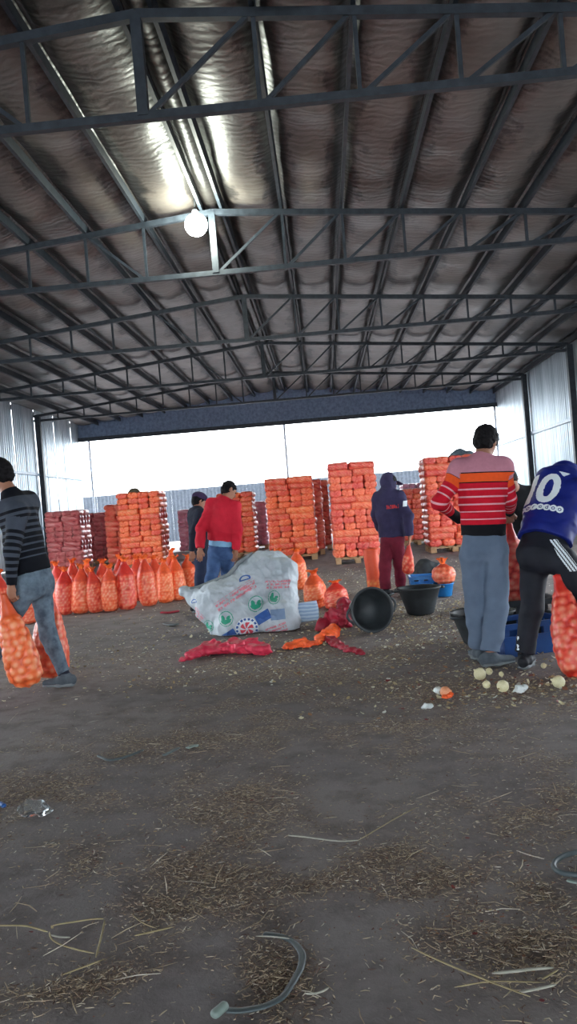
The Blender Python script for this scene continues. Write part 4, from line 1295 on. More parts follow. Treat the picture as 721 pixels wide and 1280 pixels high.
crumple('empty_net_bag', [gp((-0.409, 7.129), .045), gp((-0.296, 7.205), .05), gp((-0.251, 7.146), .03), gp((-0.166, 7.234), .035), gp((-0.078, 7.454), .06), gp((-0.001, 7.649), .07, .09)], M_ORNET, 'crumpled bright orange net bag lying beside the white bag', 'bag', .024, .009, .7, 7, .05, 14)
crumple('empty_net_bag', [gp((-0.153, 7.487), .04), gp((-0.035, 7.305), .05), gp((0.038, 6.949), .035), gp((0.123, 6.763), .03), gp((0.222, 6.580), .03)], M_WINENET, 'twisted dark red net bag trailing beside the orange one', 'bag', .024, .009, .6, 9, .05, 16)
crumple('empty_net_bag', [gp((-0.109, 8.043), .05), gp((-0.010, 8.207), .075), gp((0.085, 8.055), .085, .09), gp((0.145, 8.466), .10, .15)], M_WINENET, 'dark red net heap tucked behind the tipped black tub', 'bag', .045, .011, None, 12)
crumple('brown_cloth', [(*(-4.967, 20.200, 1.794), .10), (*(-4.794, 20.200, 1.882), .14), (*(-4.660, 20.300, 1.790), .08)], M_TARP, 'bunched brown cloth lying on top of the left orange stack', 'cloth', .05, .02, None, 21, .08, 4)
crumple('grey_tarp', [(*(2.907, 18.200, 2.103), .06), (*(3.162, 18.300, 2.160), .10), (*(3.410, 18.400, 2.110), .10)], M_GTARP, 'grey blue tarp bunched on the stack beside the red jumper', 'tarp', .04, .02, None, 22, .08, 4)

# ------------------------------------------------------------------ the big white woven bag
def poly():
    m_ = mat('white_woven_plastic', S(196, 204, 210), .5, 0, .45); n = NT(m_)
    a = n.noise(5, 5, .6, n.pos())
    n.color(n.ramp(a, [(.3, S(158, 168, 176)), (.6, S(188, 196, 203)), (.8, S(166, 173, 176))]))
    n.bump(n.noise(22, 4, .6, n.pos()), .35, .015)
    return m_
M_POLY = poly()
D = Sdf()
pb = {k: np.array(v) for k, v in dict(A=(-0.540, 8.350, 0.068), B=(-1.043, 8.350, 0.105), C=(-0.502, 8.700, 0.547), T=(-0.791, 8.800, 0.552), U=(-0.642, 9.000, 0.578), E=(-1.452, 8.600, 0.359), K=(-1.589, 8.620, 0.446), M=(-1.211, 8.450, 0.282), C2=(-0.442, 8.650, 0.617), Z=(-0.761, 8.800, 0.045)).items()}
for a, b_, ra, rb in (('A','B',.15,.19), ('A','C',.15,.15), ('C','C2',.12,.075), ('C','T',.13,.19), ('T','B',.19,.21), ('T','M',.17,.19), ('M','B',.19,.2), ('M','E',.16,.085), ('E','K',.085,.03), ('A','T',.17,.2), ('U','T',.16,.18), ('Z','U',.26,.18), ('Z','B',.26,.2), ('Z','M',.26,.2)):
    D.limb(pb[a], pb[b_], ra, rb, .09)
V, F = D.mesh(.013)
N = vnormals(V, F)
rid = np.maximum(0, 1 - 2.6 * np.abs(vnoise(V * [1.0, 1, .75] + .25 * V[:, [2, 0, 1]], 4.2, 12))) + .6 * np.maximum(0, 1 - 2.4 * np.abs(vnoise(V[:, [1, 2, 0]] + .3 * V, 7.5, 13)))
V = V + N * (.016 * fbm(V, 3.2, 31, 3) + .020 * (rid - .45) + .012 * np.maximum(0, 1 - 2.5 * np.abs(vnoise(V * [1.2, 1, .7] + .4 * V[:, [1, 2, 0]], 13, 55))) + .006 * fbm(V, 18, 35, 2))[:, None]
V[:, 2] = np.maximum(V[:, 2], .006 + .004 * vnoise(V, 9, 3))
wb = obj('bulk_bag', mesh_np('bulk_bag', V, F, M_POLY, True))
tag(wb, 'huge crumpled white woven plastic bag printed in red, green and blue', 'bag')
wtree = tree_of(V, F)
M_PGREEN = mat('green_print', S(40, 150, 120), .6); M_PBLUE = mat('blue_print', S(52, 92, 160), .6)
M_PRED = mat('faded_red_print', S(214, 130, 142), .6); M_PRED2 = mat('red_emblem_print', S(220, 76, 92), .6); M_PGB = mat('grey_blue_print', S(120, 142, 172), .6)
def wprint(name, c, ang, w_, h_, mask, m_, step=.006, off=.004):
    """c: centre on the face of the bag; ang: slope of the print"""
    ux = Vector((math.cos(ang), 0, math.sin(ang))); uy = Vector((-math.sin(ang), 0, math.cos(ang)))
    org = Vector((c[0], 7.2, c[2])) - ux * w_ / 2 - uy * h_ / 2
    o = printed(name, mask, org, ux, uy, Vector((0, 1, 0)), w_, h_, step, wtree, m_, wb, off)
    if o: tag(o, kind='stuff') if name == 'faded_lettering' else None
    return o
def letter(rows, pitch, seed):
    def f_(u, v):
        r_ = np.mod(v, pitch) / pitch
        word = vnoise(np.c_[np.floor(u / .014), np.floor(v / pitch) * 7.3], 1.0, seed)
        ch = vnoise(np.c_[u / .009, v / (pitch * .3)], 1.0, seed + 3)
        return (r_ < .62) & (word > -.55) & (ch > -.32)
    return f_
PXM = .00815
wprint('faded_lettering', (-0.997, 8.150, 0.394), .50, .44, .085, letter(2, .043, 5), M_PRED, .005)
wprint('faded_lettering', (-0.849, 8.300, 0.458), .42, .16, .075, letter(2, .038, 6), M_PRED, .005)
wprint('faded_lettering', (-0.558, 8.350, 0.464), -.02, .27, .09, letter(3, .031, 7), M_PRED, .005)
wprint('faded_lettering', (-1.406, 8.300, 0.231), -.95, .15, .07, letter(2, .034, 8), M_PRED, .005)
wprint('faded_lettering', (-0.587, 8.100, 0.026), .3, .22, .09, letter(3, .034, 18), M_PRED, .005)
def ring(cx, cy, rx, ry, t):
    return lambda u, v: np.abs(np.sqrt(((u - cx) / rx) ** 2 + ((v - cy) / ry) ** 2) - 1) < t
for nm, c, a, sc in (('oval_mark', (-0.902, 8.400, 0.544), .2, 1.0), ('oval_mark', (-1.455, 8.450, 0.343), .3, .75)):
    w_, h_ = .125 * sc, .075 * sc
    wprint(nm, c, a, w_, h_, lambda u, v, w_=w_, h_=h_: (ring(w_ / 2, h_ / 2, w_ * .42, h_ * .40, .2)(u, v) & (v > h_ * .25)) | ((np.abs(v - h_ * .35) < h_ * .09) & (np.abs(u - w_ / 2) < w_ * .3)), M_PBLUE, .004)
def leaf(w_):
    """a green open hand and leaf inside a thin ring"""
    def f_(u, v):
        x = (u - w_ / 2) / (w_ / 2); y = (v - w_ / 2) / (w_ / 2)
        r_ = np.hypot(x, y)
        thin = np.abs(r_ - .93) < .045
        bowl = (r_ < .72) & (y < -.08 - .25 * x) & (y > -.62)
        lf = ((x + .32) ** 2 / .06 + (y - .16) ** 2 / .20 < 1)
        lf2 = ((x - .38) ** 2 / .08 + (y + .05 - .2 * x) ** 2 / .05 < 1)
        return thin | bowl | lf | lf2
    return f_
for c, a, w_ in (((-1.091, 8.100, 0.178), .35, .155), ((-0.791, 8.150, 0.288), .35, .155), ((-0.599, 8.300, 0.338), -.15, .13), ((-1.293, 8.150, 0.103), -.2, .12)):
    wprint('green_logo', c, a, w_, w_, leaf(w_), M_PGREEN, .004)
wprint('blue_band', (-1.091, 8.050, -0.010), .50, .20, .085, lambda u, v: u > -1, M_PBLUE, .006)
wprint('blue_band', (-0.717, 8.120, 0.155), .46, .15, .09, lambda u, v: u > -1, M_PBLUE, .006)
wprint('blue_band', (-0.565, 8.200, 0.174), .05, .145, .10, lambda u, v: u > -1, M_PGB, .006)
ew = .22
def emb_blue(u, v):
    x = (u - ew / 2) / (ew / 2); y = (v - ew / 2) / (ew / 2); r_ = np.hypot(x, y); th_ = np.arctan2(y, x)
    return ((r_ > .80) & (r_ < .99) & (np.mod(th_ * 8 / PI, 1) < .62))
def emb_red(u, v):
    x = (u - ew / 2) / (ew / 2); y = (v - ew / 2) / (ew / 2)
    r_ = np.hypot(x, y)
    return (r_ < .62) & (np.mod(np.arctan2(y, x) / (2 * PI) * 6 + r_ * .6, 1) < .62) & (r_ > .12)
wprint('white_disc', (-0.885, 8.080, 0.059), .4, ew * 1.04, ew * 1.04, lambda u, v: np.hypot(u - ew * .52, v - ew * .52) < ew * .52, M_WHITEP, .005, .006)
wprint('blue_ring', (-0.885, 8.080, 0.059), .4, ew, ew, emb_blue, M_PBLUE, .004, .009)
wprint('red_emblem', (-0.885, 8.080, 0.059), .4, ew, ew, emb_red, M_PRED2, .004, .009)
for o in list(wb.children):
    if o.name.startswith(('blue_ring', 'red_emblem', 'green_logo', 'oval_mark')): tag(o, kind='stuff')
M_RIM = cloth('grey_rolled_hem', S(112, 118, 122), S(150, 156, 158), .8, 10)
rim = [np.array(p) for p in ((-1.505, 8.550, 0.464), (-1.407, 8.620, 0.528), (-1.278, 8.620, 0.596), (-1.132, 8.620, 0.672), (-0.975, 8.660, 0.736), (-0.822, 8.740, 0.762))]
rt_ = []
for p in rim:
    h = wtree.find_nearest(Vector(p)); rt_.append(np.array(h[0]) + np.array(h[1]) * .012)
me = tube_np(rt_, [.012, .02, .024, .026, .024, .014], 10); me.materials.append(M_RIM); obj('rolled_hem', me, wb)

# pale printed paper sack beside it
c = (-0.294, 8.650, 0.075)
V, F = [], []
u = np.linspace(0, 1, 9); v = np.linspace(0, 1, 7)
U, W_ = np.meshgrid(u, v, indexing='ij')
th_ = .045 * np.sin(PI * U.ravel()) ** .5 * np.sin(PI * W_.ravel()) ** .5
lean = W_.ravel() * .10
z_ = W_.ravel() * .20 + .004 + .02 * U.ravel()
x_ = c[0] - .135 + .27 * U.ravel() + .01 * np.sin(4 * W_.ravel())
Vf = np.c_[x_, c[1] - th_ / 2 + lean, z_]; Vb = np.c_[x_, c[1] + th_ / 2 + lean + .004, z_]
ii_ = np.arange(63).reshape(9, 7)
Ff = np.stack([ii_[:-1, :-1], ii_[1:, :-1], ii_[1:, 1:], ii_[:-1, 1:]], -1).reshape(-1, 4)
M_PAPER = mat('pale_blue_printed_paper', S(170, 190, 212), .6); n = NT(M_PAPER)
wv = n.node('ShaderNodeTexWave', wave_type='BANDS', bands_direction='Z'); wv.inputs['Scale'].default_value = 9; wv.inputs['Distortion'].default_value = 2.5
n.l(n.pos(), wv.inputs['Vector'])
n.color(n.ramp(wv.outputs['Fac'], [(.35, S(186, 204, 222)), (.6, S(150, 174, 204))]))
ed = []
for e in (ii_[:, 0], ii_[-1, :], ii_[::-1, -1], ii_[0, ::-1]):
    ed += [(e[i], e[i] + 63, e[i + 1] + 63, e[i + 1]) for i in range(len(e) - 1)]
o = obj('paper_sack', mesh_np('paper_sack', np.r_[Vf, Vb], np.r_[Ff, Ff[:, ::-1] + 63, np.array(ed)], M_PAPER)); tag(o, 'small pale blue printed paper sack leaning at the right of the white bag', 'sack')

# ------------------------------------------------------------------ rubber tubs
def tub(label, rt_, rb_, h, loc, rot=(0, 0, 0)):
    t = empty('rubber_tub', (0, 0, 0), label, 'tub')
    prof = [(0, 0), (rb_ - .02, 0), (rb_, .015), (rb_ + (rt_ - rb_) * .5, h * .5), (rt_, h - .02), (rt_ + .014, h - .012), (rt_ + .016, h), (rt_ + .004, h + .004), (rt_ - .012, h - .01), (rb_ + (rt_ - rb_) * .5 - .014, h * .5), (rb_ - .012, .022), (0, .02)]
    obj('bowl', lathe('bowl', prof, 36, M_RUBBER), t)
    for s in (-1, 1):
        a = [(s * (rt_ + .006), y, h - .03 - .0 * y) for y in (-.07, .07)]
        P_ = [(s * (rt_ + .006 + .045 * math.sin(q * PI)), -.075 + .15 * q, h - .012 - .012 * math.sin(q * PI)) for q in np.linspace(0, 1, 9)]
        me = tube_np(P_, .013, 8); me.materials.append(M_RUBBER); obj('handle', me, t)
    t.location = loc; t.rotation_euler = rot
    return t
x, y = (0.945, 8.527)
tub('upright black rubber tub in front of the hooded person', .225, .145, .29, (x, y + .15, .004), (0, 0, .2))
x, y = (1.187, 6.449)
tub('black rubber tub half hidden behind the slate grey trousers', .255, .17, .27, (x + .05, y + .26, .004), (0, 0, .5))
tp = tub('black rubber tub tipped on its side with its mouth towards us', .205, .135, .30, (0, 0, 0))
ax_ = Vector((.33, -.93, .10)).normalized()
tp.rotation_mode = 'QUATERNION'; tp.rotation_quaternion = Vector((0, 0, 1)).rotation_difference(ax_) @ Matrix.Rotation(.5, 4, 'Z').to_quaternion()
mc = Vector((0.379, 7.660, 0.162)); tp.location = (mc.x - ax_.x * .30, mc.y - ax_.y * .30, .19)

# ------------------------------------------------------------------ crates and boxes
def crate(name, label, cat, L, W_, H_, m_, loc, rz, slots=2):
    t = empty(name, (0, 0, 0), label, cat)
    def bx(n, lo, hi):
        bm = bmesh.new(); box_bm(bm, lo, hi)
        bmesh.ops.bevel(bm, geom=bm.edges[:], offset=.006, segments=2, affect='EDGES', profile=.7)
        obj(n, bm_mesh(n, bm, m_), t)
    bx('bottom', (0.012, .012, 0), (L - .012, W_ - .012, .018))
    for n, (a, b_) in (('front_wall', ((0, 0), (L, .016))), ('back_wall', ((0, W_ - .016), (L, W_))), ('end_wall', ((0, .017), (.016, W_ - .017))), ('end_wall', ((L - .016, .017), (L, W_ - .017)))):
        bx(n, (a[0], a[1], .0), (b_[0], b_[1], H_ * .62))
        for q in range(4 if 'end' not in n else 2):
            s = (b_[0] - a[0], b_[1] - a[1]); f0 = q / (3.999 if 'end' not in n else 1.999)
            k = 3 if 'end' not in n else 1
            if s[0] > s[1]: bx('upright', (a[0] + (s[0] - .05) * q / k, a[1], H_ * .62), (a[0] + (s[0] - .05) * q / k + .05, b_[1], H_ - .045))
            else: bx('upright', (a[0], a[1] + (s[1] - .05) * q / k, H_ * .62), (b_[0], a[1] + (s[1] - .05) * q / k + .05, H_ - .045))
    bx('rim', (-.01, -.01, H_ - .045), (L + .01, .016, H_)); bx('rim', (-.01, W_ - .016, H_ - .045), (L + .01, W_ + .01, H_))
    bx('rim', (-.01, .017, H_ - .045), (.016, W_ - .017, H_)); bx('rim', (L - .016, .017, H_ - .045), (L + .01, W_ - .017, H_))
    t.location = loc; t.rotation_euler = (0, 0, rz)
    return t
x, y = (1.255, 5.962)
crate('plastic_crate', 'large dark blue plastic crate between the two men on the right', 'crate', .56, .40, .25, M_BLUEP, (x, y + .06, .004), .30)
x, y, z = (1.531, 6.720, 0.327)
crate('plastic_crate', 'black plastic crate carrying the tall sack of the red jumper', 'crate', .50, .36, .355, M_RUBBER, (x - .20, y - .20, .004), .05)
x, y = (1.428, 9.910)
bk = empty('bucket', (0, 0, 0), 'bright blue plastic bucket under the round sack', 'bucket')
obj('pail', lathe('pail', [(0, 0), (.09, 0), (.10, .01), (.128, .15), (.136, .152), (.136, .165), (.122, .165), (.093, .02), (0, .018)], 28, M_BLUEB), bk)
bk.location = (x - .03, y + .14, .004)
x, y, z = (1.015, 10.200, 0.089)
crate('plastic_crate', 'bright blue plastic crate behind the upright black tub', 'crate', .42, .34, .25, M_BLUEB, (x, y + .05, .004), -.05)
crumple('black_bag', [(*(1.168, 10.950, 0.173), .10), (*(1.289, 11.000, 0.247), .13), (*(1.428, 11.000, 0.214), .11), (*(1.379, 11.000, 0.010), .16), (*(1.206, 11.000, 0.023), .14)], M_RUBBER, 'slumped black bag behind the bright blue crate', 'bag', .04, .02, None, 33, .08, 5)
x, y, z = (2.015, 7.300, 0.177)
stand(0, x + .02, y, 'red orange sack lying in the gap behind the dark blue crate', None, (1, 1, .9), .3, (0, 1.35), .13)
# low grey concrete kerb at the back left
bm = bmesh.new(); a = (-4.598, 23.500, -0.114); b_ = (-4.027, 23.500, -0.158); box_bm(bm, (a[0], 23.5, 0), (b_[0] + .25, 23.9, .22))
bmesh.ops.bevel(bm, geom=bm.edges[:], offset=.02, segments=2, affect='EDGES')
tag(obj('concrete_block', bm_mesh('concrete_block', bm, cloth('grey_concrete', S(150, 158, 168), None, .9, 5))), 'long grey concrete block on the floor behind the person in the cap', 'block')

# ------------------------------------------------------------------ loose onions
M_ONION = cloth('pale_onion_skin', S(206, 196, 150), S(232, 226, 190), .4, 18, .5)
M_ONION2 = cloth('brown_onion_skin', S(206, 120, 78), S(232, 170, 130), .45, 18, .5)
M_ROOT = cloth('dry_root', S(150, 130, 96), None, .9, 20)
def onion_proto(m_):
    pr = [(0, -.46), (.10, -.455), (.28, -.40), (.43, -.24), (.5, 0), (.45, .2), (.32, .36), (.17, .46), (.09, .54), (.06, .64), (0, .66)]
    t = np.linspace(0, 1, 22); r_ = np.interp(t, np.linspace(0, 1, len(pr)), [p[0] for p in pr]); z = np.interp(t, np.linspace(0, 1, len(pr)), [p[1] for p in pr])
    o = obj('onion', lathe('onion', list(zip(r_, z)), 22, m_))
    bm = bmesh.new()
    for i in range(9):
        a = i * 2.4; d = Vector((math.cos(a) * .5, math.sin(a) * .5, -1)).normalized()
        bar_bm(bm, (0.02 * math.cos(a), .02 * math.sin(a), -.44), Vector((0.02 * math.cos(a), .02 * math.sin(a), -.44)) + d * .14, .02, .02)
    obj('root', bm_mesh('root', bm, M_ROOT), o)
    return o
on = onion_proto(M_ONION); first = True
for (p, d, lab) in (((0.949, 5.385), .085, 'largest pale onion on the ground before the grey trousers'), ((1.037, 5.532), .05, 'small pale onion just behind the largest one by the grey trousers'),
                    ((0.944, 5.153), .052, 'small pale onion in front of the largest one by the grey trousers'), ((1.021, 5.021), .078, 'pale onion lying before the foot of the blue jersey man'),
                    ((1.367, 5.024), .082, 'pale onion lying apart below the leaning orange sack'), ((0.990, 5.627), .035, 'tiny pale onion by the heel of the grey trousers'),
                    ((1.103, 5.459), .035, 'tiny pale onion by the toe of the grey shoe'), ((1.428, 5.611), .04, 'tiny pale onion beside the blue crate corner')):
    o = on if first else copy_tree(on); first = False
    o['label'] = lab; o['category'] = 'onion'; o['group'] = 'loose onions on the ground'
    o.location = (p[0], p[1] + d * .3, d * .47); o.scale = (d, d, d); o.rotation_euler = (1.3 + rnd.uniform(-.6, .6), rnd.uniform(-.5, .5), rnd.uniform(0, 6.28))
on2 = onion_proto(M_ONION2); on2['label'] = 'brown onion half out of its orange skin at the front of the litter'; on2['category'] = 'onion'
p = (0.660, 5.022); on2.location = (p[0], p[1], .032); on2.scale = (.07,) * 3; on2.rotation_euler = (1.4, .2, 1.0)
M_WHITEB = cloth('white_peel', S(206, 214, 214), S(232, 236, 232), .5, 14, .5)
for (p, r_, lab) in (((1.118, 4.992), .035, 'crumpled bluish white peel among the onions'), ((0.631, 5.094), .035, 'white peel curled against the brown onion'), ((0.506, 4.750), .022, 'white peel lying apart in front of the brown onion')):
    crumple('peel', [(p[0] - r_ * .4, p[1], r_ * .8, r_ * .8), (p[0] + r_ * .6, p[1] + .01, r_ * .7, r_ * .6)], M_WHITEB, lab, 'peel', .012, .005, .9, int(r_ * 1e4), .02, 30)
crumple('skin_scrap', [(*(0.649, 4.984), .012, .02), (*(0.685, 4.994), .016, .022)], M_ORNET, 'orange red skin scrap beside the brown onion', 'peel', .01, .005, .8, 77, .02, 30)


# ------------------------------------------------------------------ straps, stalks and plastic in the foreground
M_STRAP = cloth('grey_green_strap', S(64, 72, 76), S(84, 94, 97), .5, 8, .5)
M_PALEG = cloth('pale_green_plastic', S(120, 134, 128), None, .5, 8, .5)
M_STALK = cloth('dry_straw', S(146, 132, 100), S(176, 162, 126), .7, 25)
M_PSTALK = cloth('bleached_straw', S(158, 156, 144), S(184, 182, 170), .7, 25)
def smooth(P_, n_=8):
    P_ = np.asarray(P_, float); t = np.arange(len(P_)); q = np.linspace(0, len(P_) - 1, (len(P_) - 1) * n_ + 1)
    out = np.c_[[np.interp(q, t, P_[:, k]) for k in range(3)]].T
    for _ in range(n_):
        out[1:-1] = .25 * out[:-2] + .5 * out[1:-1] + .25 * out[2:]
    return out
def strand(name, pts, r_, m_, label, cat, flat=(1, .4), z=.008, sm=8, lift=None, parent=None, taper=True):
    P_ = [(p[0], p[1], z + (lift[i] if lift else 0)) for i, p in enumerate(pts)]
    P_ = smooth(P_, sm) if sm else np.asarray(P_, float)
    k = np.linspace(0, 1, len(P_)); R_ = r_ * (np.clip(np.minimum(k, 1 - k) * 12 + .45, 0, 1) if taper else np.ones(len(k)))
    me = tube_np(P_, R_, 8, True, flat); me.materials.append(m_)
    o = obj(name, me, parent)
    if label: tag(o, label, cat)
    return o
o = strand('plastic_strap', [(-0.277, 2.338), (-0.225, 2.323), (-0.185, 2.285), (-0.159, 2.222), (-0.161, 2.160), (-0.182, 2.090), (-0.205, 2.027), (-0.247, 1.995), (-0.307, 1.981), (-0.344, 1.987)], .0105, M_STRAP, 'long curled grey green plastic strap lying at the front', 'strap', (1, .45), .008, 8, None, None, False)
V, F = None, None
D = Sdf(); a = np.array((*(-0.361, 1.979), .012)); D.slab(a - (.010, .008, 0), a + (.010, .010, .006), (.016, .010), (.013, .012), (0, 1, 0), .01)
sdf_obj('folded_end', D, .004, M_PALEG, o, .003)
strand('plastic_strap', [(-1.322, 4.246), (-1.230, 4.133), (-1.159, 4.171), (-1.079, 4.292)], .011, M_STRAP, 'short grey strap bowed on bare ground at the left', 'strap', (1, .5))
strand('plastic_strap', [(-0.949, 4.167), (-0.920, 4.215), (-0.887, 4.292)], .011, M_STRAP, 'faint grey scrap of strap right of the bowed one', 'strap', (1.3, .4))
strand('plastic_strap', [(-0.839, 4.268), (-0.814, 4.305), (-0.782, 4.298)], .013, M_PALEG, 'pale green scrap of strap, last of the three in line', 'strap', (1.4, .4))
rb = strand('broken_rim', [(0.783, 2.746), (0.718, 2.725), (0.675, 2.688), (0.652, 2.650), (0.651, 2.611), (0.676, 2.585), (0.726, 2.568)], .009, M_STRAP, 'curved grey rim of a broken tub at the right edge', 'rim', (1, 1.0), .014, 8, None, None, False)
strand('plastic_strap', [(0.671, 2.559), (0.688, 2.541), (0.721, 2.536)], .008, M_PALEG, 'pale strip lying under the broken rim', 'strap', (1.2, .5))
# clear plastic bag
M_CLEAR = mat('clear_plastic', (.80, .84, .86), .12, 0, .5)
M_CLEAR.node_tree.nodes['Principled BSDF'].inputs['Transmission Weight'].default_value = .96
M_CLEAR.node_tree.nodes['Principled BSDF'].inputs['IOR'].default_value = 1.12
p = (-1.369, 3.422)
o, V, F = crumple('plastic_bag', [(p[0] - .04, p[1] + .01, .028, .034), (p[0] + .0, p[1] + .02, .036, .042), (p[0] + .045, p[1], .028, .034)], M_CLEAR, 'crumpled clear plastic bag on the bare ground', 'bag', .016, .006, .9, 15, .03, 16)
strand('blue_scrap', [(-1.607, 3.583), (-1.592, 3.600), (-1.550, 3.554)], .012, M_BLUEP, 'dark blue scrap at the left edge beside the clear bag', 'scrap', (1, .8))
ST_ = [('long bent straw stalk entering from the left edge', [(-1.150, 2.480), (-1.090, 2.474), (-1.036, 2.468), (-0.985, 2.439), (-0.954, 2.422)], .0042, M_STALK, .008),
       ('straw stalk folded sharply at its right end', [(-0.948, 2.449), (-0.935, 2.457), (-0.868, 2.469), (-0.825, 2.479), (-0.793, 2.475)], .0038, M_STALK, .012),
       ('straw piece standing down from the folded stalk', [(-0.789, 2.470), (-0.775, 2.394), (-0.766, 2.327), (-0.756, 2.260)], .0040, M_STALK, .010),
       ('curved straw stalk forming the lower side of the folded loop', [(-0.948, 2.421), (-0.933, 2.383), (-0.899, 2.349), (-0.834, 2.312), (-0.768, 2.285)], .0036, M_STALK, .008),
       ('short straw split inside the folded loop', [(-0.939, 2.402), (-0.903, 2.385), (-0.870, 2.381)], .0042, M_PSTALK, .008),
       ('long thin straw rod crossing to the lower right', [(0.143, 2.216), (0.229, 2.124), (0.318, 2.045), (0.406, 1.972)], .0036, M_STALK, .012),
       ('thin bent straw crossing under the long rod', [(0.231, 2.036), (0.277, 2.045), (0.320, 2.055), (0.388, 2.046), (0.460, 2.036)], .0028, M_STALK, .006),
       ('bleached flat straw above the crossing rods', [(0.336, 2.085), (0.388, 2.087), (0.431, 2.094), (0.497, 2.095)], .0058, M_PSTALK, .007),
       ('bleached straw below the crossing rods', [(0.383, 2.000), (0.418, 2.006), (0.450, 2.014), (0.482, 2.024)], .0050, M_PSTALK, .007),
       ('short tan straw right of the bleached one', [(0.455, 2.047), (0.480, 2.065), (0.506, 2.084)], .0036, M_STALK, .008),
       ('straw stalk lying above the plastic strap', [(-0.671, 2.370), (-0.621, 2.387), (-0.562, 2.408)], .0042, M_STALK, .008),
       ('forked straw twig left of the plastic strap', [(-0.711, 2.506), (-0.670, 2.448), (-0.611, 2.409)], .0026, M_STALK, .006),
       ('slanting straw under the folded loop', [(-0.834, 2.185), (-0.793, 2.212), (-0.728, 2.257)], .0036, M_STALK, .006),
       ('pale straw beside the start of the strap', [(-0.298, 2.310), (-0.252, 2.305), (-0.199, 2.287)], .0030, M_PSTALK, .018),
       ('curled pale root right of the plastic strap', [(-0.150, 2.042), (-0.127, 2.037), (-0.104, 2.045), (-0.088, 2.061)], .0040, M_PSTALK, .007),
       ('long pale straw at the middle of the ground', [(-0.238, 3.036), (-0.189, 3.021), (-0.140, 2.999), (-0.041, 2.949), (0.027, 2.954)], .0042, M_PSTALK, .008),
       ('thin straw running up from the long pale one', [(0.027, 2.954), (0.097, 3.037), (0.200, 3.161), (0.271, 3.232)], .0026, M_STALK, .008)]
for lab, pts, r_, m_, z in ST_:
    strand('straw_stalk', pts, r_ * .8, m_, lab, 'straw', (1, .7), z, 3)['group'] = 'long straws on the ground'

strand('red_strip', [(-2.264, 10.482), (-2.147, 10.379), (-2.022, 10.506)], .03, M_WINENET, 'thin red strip of net on bare ground before the upright sacks', 'strip', (1, .5), .015)
strand('grey_scrap', [(-1.986, 9.413), (-1.884, 9.237), (-1.802, 9.196)], .04, M_STRAP, 'grey scrap on bare ground below the thin red strip', 'scrap', (1.3, .3), .012)

# ------------------------------------------------------------------ chaff, straw bits and skins nobody could count
NPR = np.random.RandomState(11)
def sample(n_, y0, y1, dens):
    out = []
    while sum(len(o) for o in out) < n_:
        y = y0 * np.exp(NPR.rand(60000) * math.log(y1 / y0))
        x = (NPR.rand(60000) - .5) * (1.0 * y + .5) - .02 * y
        P_ = np.c_[x, y]; k = NPR.rand(60000) < dens(P_)
        out.append(P_[k])
    return np.concatenate(out)[:n_]
def bits(name, P_, Lr, wr, tone, ramp, label, cat, curl=.35, zl=.012):
    n_ = len(P_)
    a = NPR.rand(n_) * 2 * PI; L = Lr[0] * (Lr[1] / Lr[0]) ** NPR.rand(n_) ; w_ = wr[0] + (wr[1] - wr[0]) * NPR.rand(n_)
    d = np.c_[np.cos(a), np.sin(a), .25 * NPR.randn(n_) * (NPR.rand(n_) < .4)]; s = np.c_[-np.sin(a), np.cos(a), 0 * a]
    c = np.c_[P_, ground_z(P_) + w_ * .5 + zl * NPR.rand(n_) ** 3]
    c[:, 2] += np.abs(d[:, 2]) * L * .5
    bend = (NPR.randn(n_) * curl * L)[:, None] * s
    secs = []
    for t, k in ((-.5, .55), (0, 1.0), (.5, .5)):
        base = c + d * (L * t)[:, None] + bend * (.25 - t * t) * 2
        for ph in (0, 2.1, 4.2):
            secs.append(base + s * (w_ * k * math.cos(ph))[:, None] + np.array([0, 0, 1.0]) * (w_ * .7 * k * math.sin(ph))[:, None])
    V = np.stack(secs, 1).reshape(-1, 3)
    f = []
    for q in (0, 1):
        for j in range(3):
            j2 = (j + 1) % 3; f.append((q*3+j, q*3+j2, q*3+3+j2, q*3+3+j))
    F = (np.arange(n_)[:, None, None] * 9 + np.array(f)[None]).reshape(-1, 4)
    m_ = mat(name + '_colour', (.5, .5, .5), .85, 0, .2); nn = NT(m_)
    nn.color(nn.ramp(nn.attr('tone').outputs['Fac'], ramp))
    o = obj(name, mesh_np(name, V, F, m_, False, {'tone': np.repeat(tone, 9)}))
    return tag(o, label, cat, None, 'stuff')
RAMP = [(0, S(84, 58, 54)), (.25, S(122, 102, 90)), (.6, S(162, 143, 122)), (.9, S(194, 178, 152)), (1, S(216, 210, 198))]
P_ = sample(42000, 1.7, 9.5, lambda p: np.clip(chaff(p) ** 1.3 + .02, 0, 1))
bits('straw_chaff', P_, (.004, .026), (.0009, .0026), np.clip(NPR.rand(len(P_)) ** .9, 0, 1), RAMP, 'scattered straw chaff and dry stems strewn in drifts over the earth floor', 'chaff')
P_ = sample(500, 1.7, 8, lambda p: np.clip(chaff(p) + .06, 0, 1))
bits('straw_pieces', P_, (.04, .13), (.0012, .0028), .55 + .45 * NPR.rand(len(P_)), RAMP, 'longer loose straw pieces lying across the drifts of chaff', 'straw', .15)
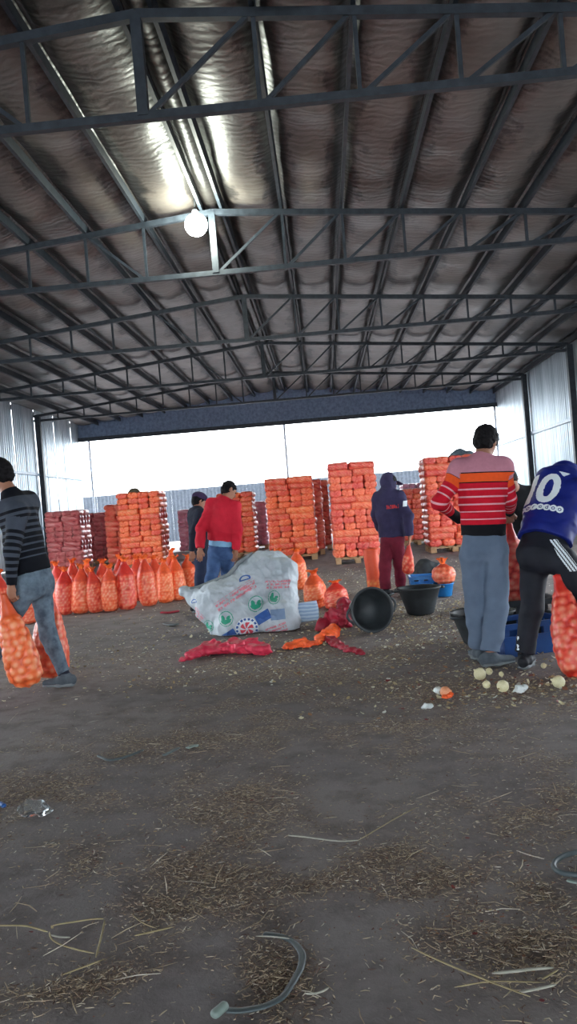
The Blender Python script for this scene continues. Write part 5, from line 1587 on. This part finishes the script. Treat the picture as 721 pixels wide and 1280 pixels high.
def skins(name, P_, sz, tone, ramp, label):
    """thin curled flakes of onion skin"""
    n_ = len(P_); a = NPR.rand(n_) * 2 * PI; L = sz[0] + (sz[1] - sz[0]) * NPR.rand(n_) ** 2; asp = .4 + .6 * NPR.rand(n_)
    s1 = np.c_[np.cos(a), np.sin(a), .3 * NPR.randn(n_)]; s2 = np.c_[-np.sin(a), np.cos(a), .4 * NPR.randn(n_)]
    c = np.c_[P_, ground_z(P_) + .3 * L + .004]
    V = []
    for i in (-1, 0, 1):
        for j in (-1, 0, 1):
            wv_ = (i * i + j * j) * .16
            V.append(c + s1 * (L * .5 * i * (1 - .25 * j * j))[:, None] + s2 * (L * .5 * asp * j * (1 - .25 * i * i))[:, None] + np.array([0, 0, 1.0]) * (L * (wv_ - .2) * (NPR.rand(n_) * 1.2))[:, None])
    V = np.stack(V, 1).reshape(-1, 3); V[:, 2] = np.maximum(V[:, 2], .003)
    f = [(q, q + 3, q + 4, q + 1) for q in (0, 1, 3, 4)]
    F = (np.arange(n_)[:, None, None] * 9 + np.array(f)[None]).reshape(-1, 4)
    m_ = mat(name + '_colour', (.5, .5, .5), .55, 0, .4); nn = NT(m_)
    nn.color(nn.ramp(nn.attr('tone').outputs['Fac'], ramp))
    o = obj(name, mesh_np(name, V, F, m_, True, {'tone': np.repeat(tone, 9)}))
    return tag(o, label, 'onion skins', None, 'stuff')
SK = [(0, S(120, 44, 50)), (.25, S(160, 120, 90)), (.55, S(196, 180, 136)), (.8, S(222, 216, 186)), (1, S(226, 228, 222))]
def around(spots):
    def f_(p):
        d = np.zeros(len(p))
        for x, y, rx, ry, s in spots: d = np.maximum(d, s * np.exp(-((p[:, 0] - x) / rx) ** 2 - ((p[:, 1] - y) / ry) ** 2))
        return d
    return f_
P_ = sample(2000, 3.5, 9, around([(1.1, 5.05, .75, .35, 1), (.8, 5.6, .8, .5, .4), (1.2, 7.3, .9, 1.2, .5), (.4, 6.4, 1.2, .8, .2)]))
skins('onion_skins', P_, (.010, .036), NPR.rand(len(P_)), SK, 'pale and reddish onion skins littered before the men on the right')
P_ = sample(6000, 5.5, 18, around([(.9, 9.0, 1.4, 1.3, 1), (-.3, 11, 1.6, 2.5, .6), (.6, 14, 2.2, 2.0, .5), (-2.0, 8.5, 1.8, 1.8, .3), (-.3, 6.8, 1.6, 1.0, .35)]))
skins('onion_skins', P_, (.012, .036), .3 + .7 * NPR.rand(len(P_)), SK, 'pale onion skins littered around the tubs and the far stacks')
P_ = sample(260, 1.8, 4.5, around([(.50, 2.5, .35, .4, 1), (-.5, 3.3, .4, .5, .4), (.25, 2.9, .4, .4, .4), (-1.0, 3.0, .4, .6, .3)]))
skins('onion_skins', P_, (.006, .018), .6 * NPR.rand(len(P_)) ** 1.3, SK, 'dark reddish onion skins in the drifts of chaff nearest the camera')
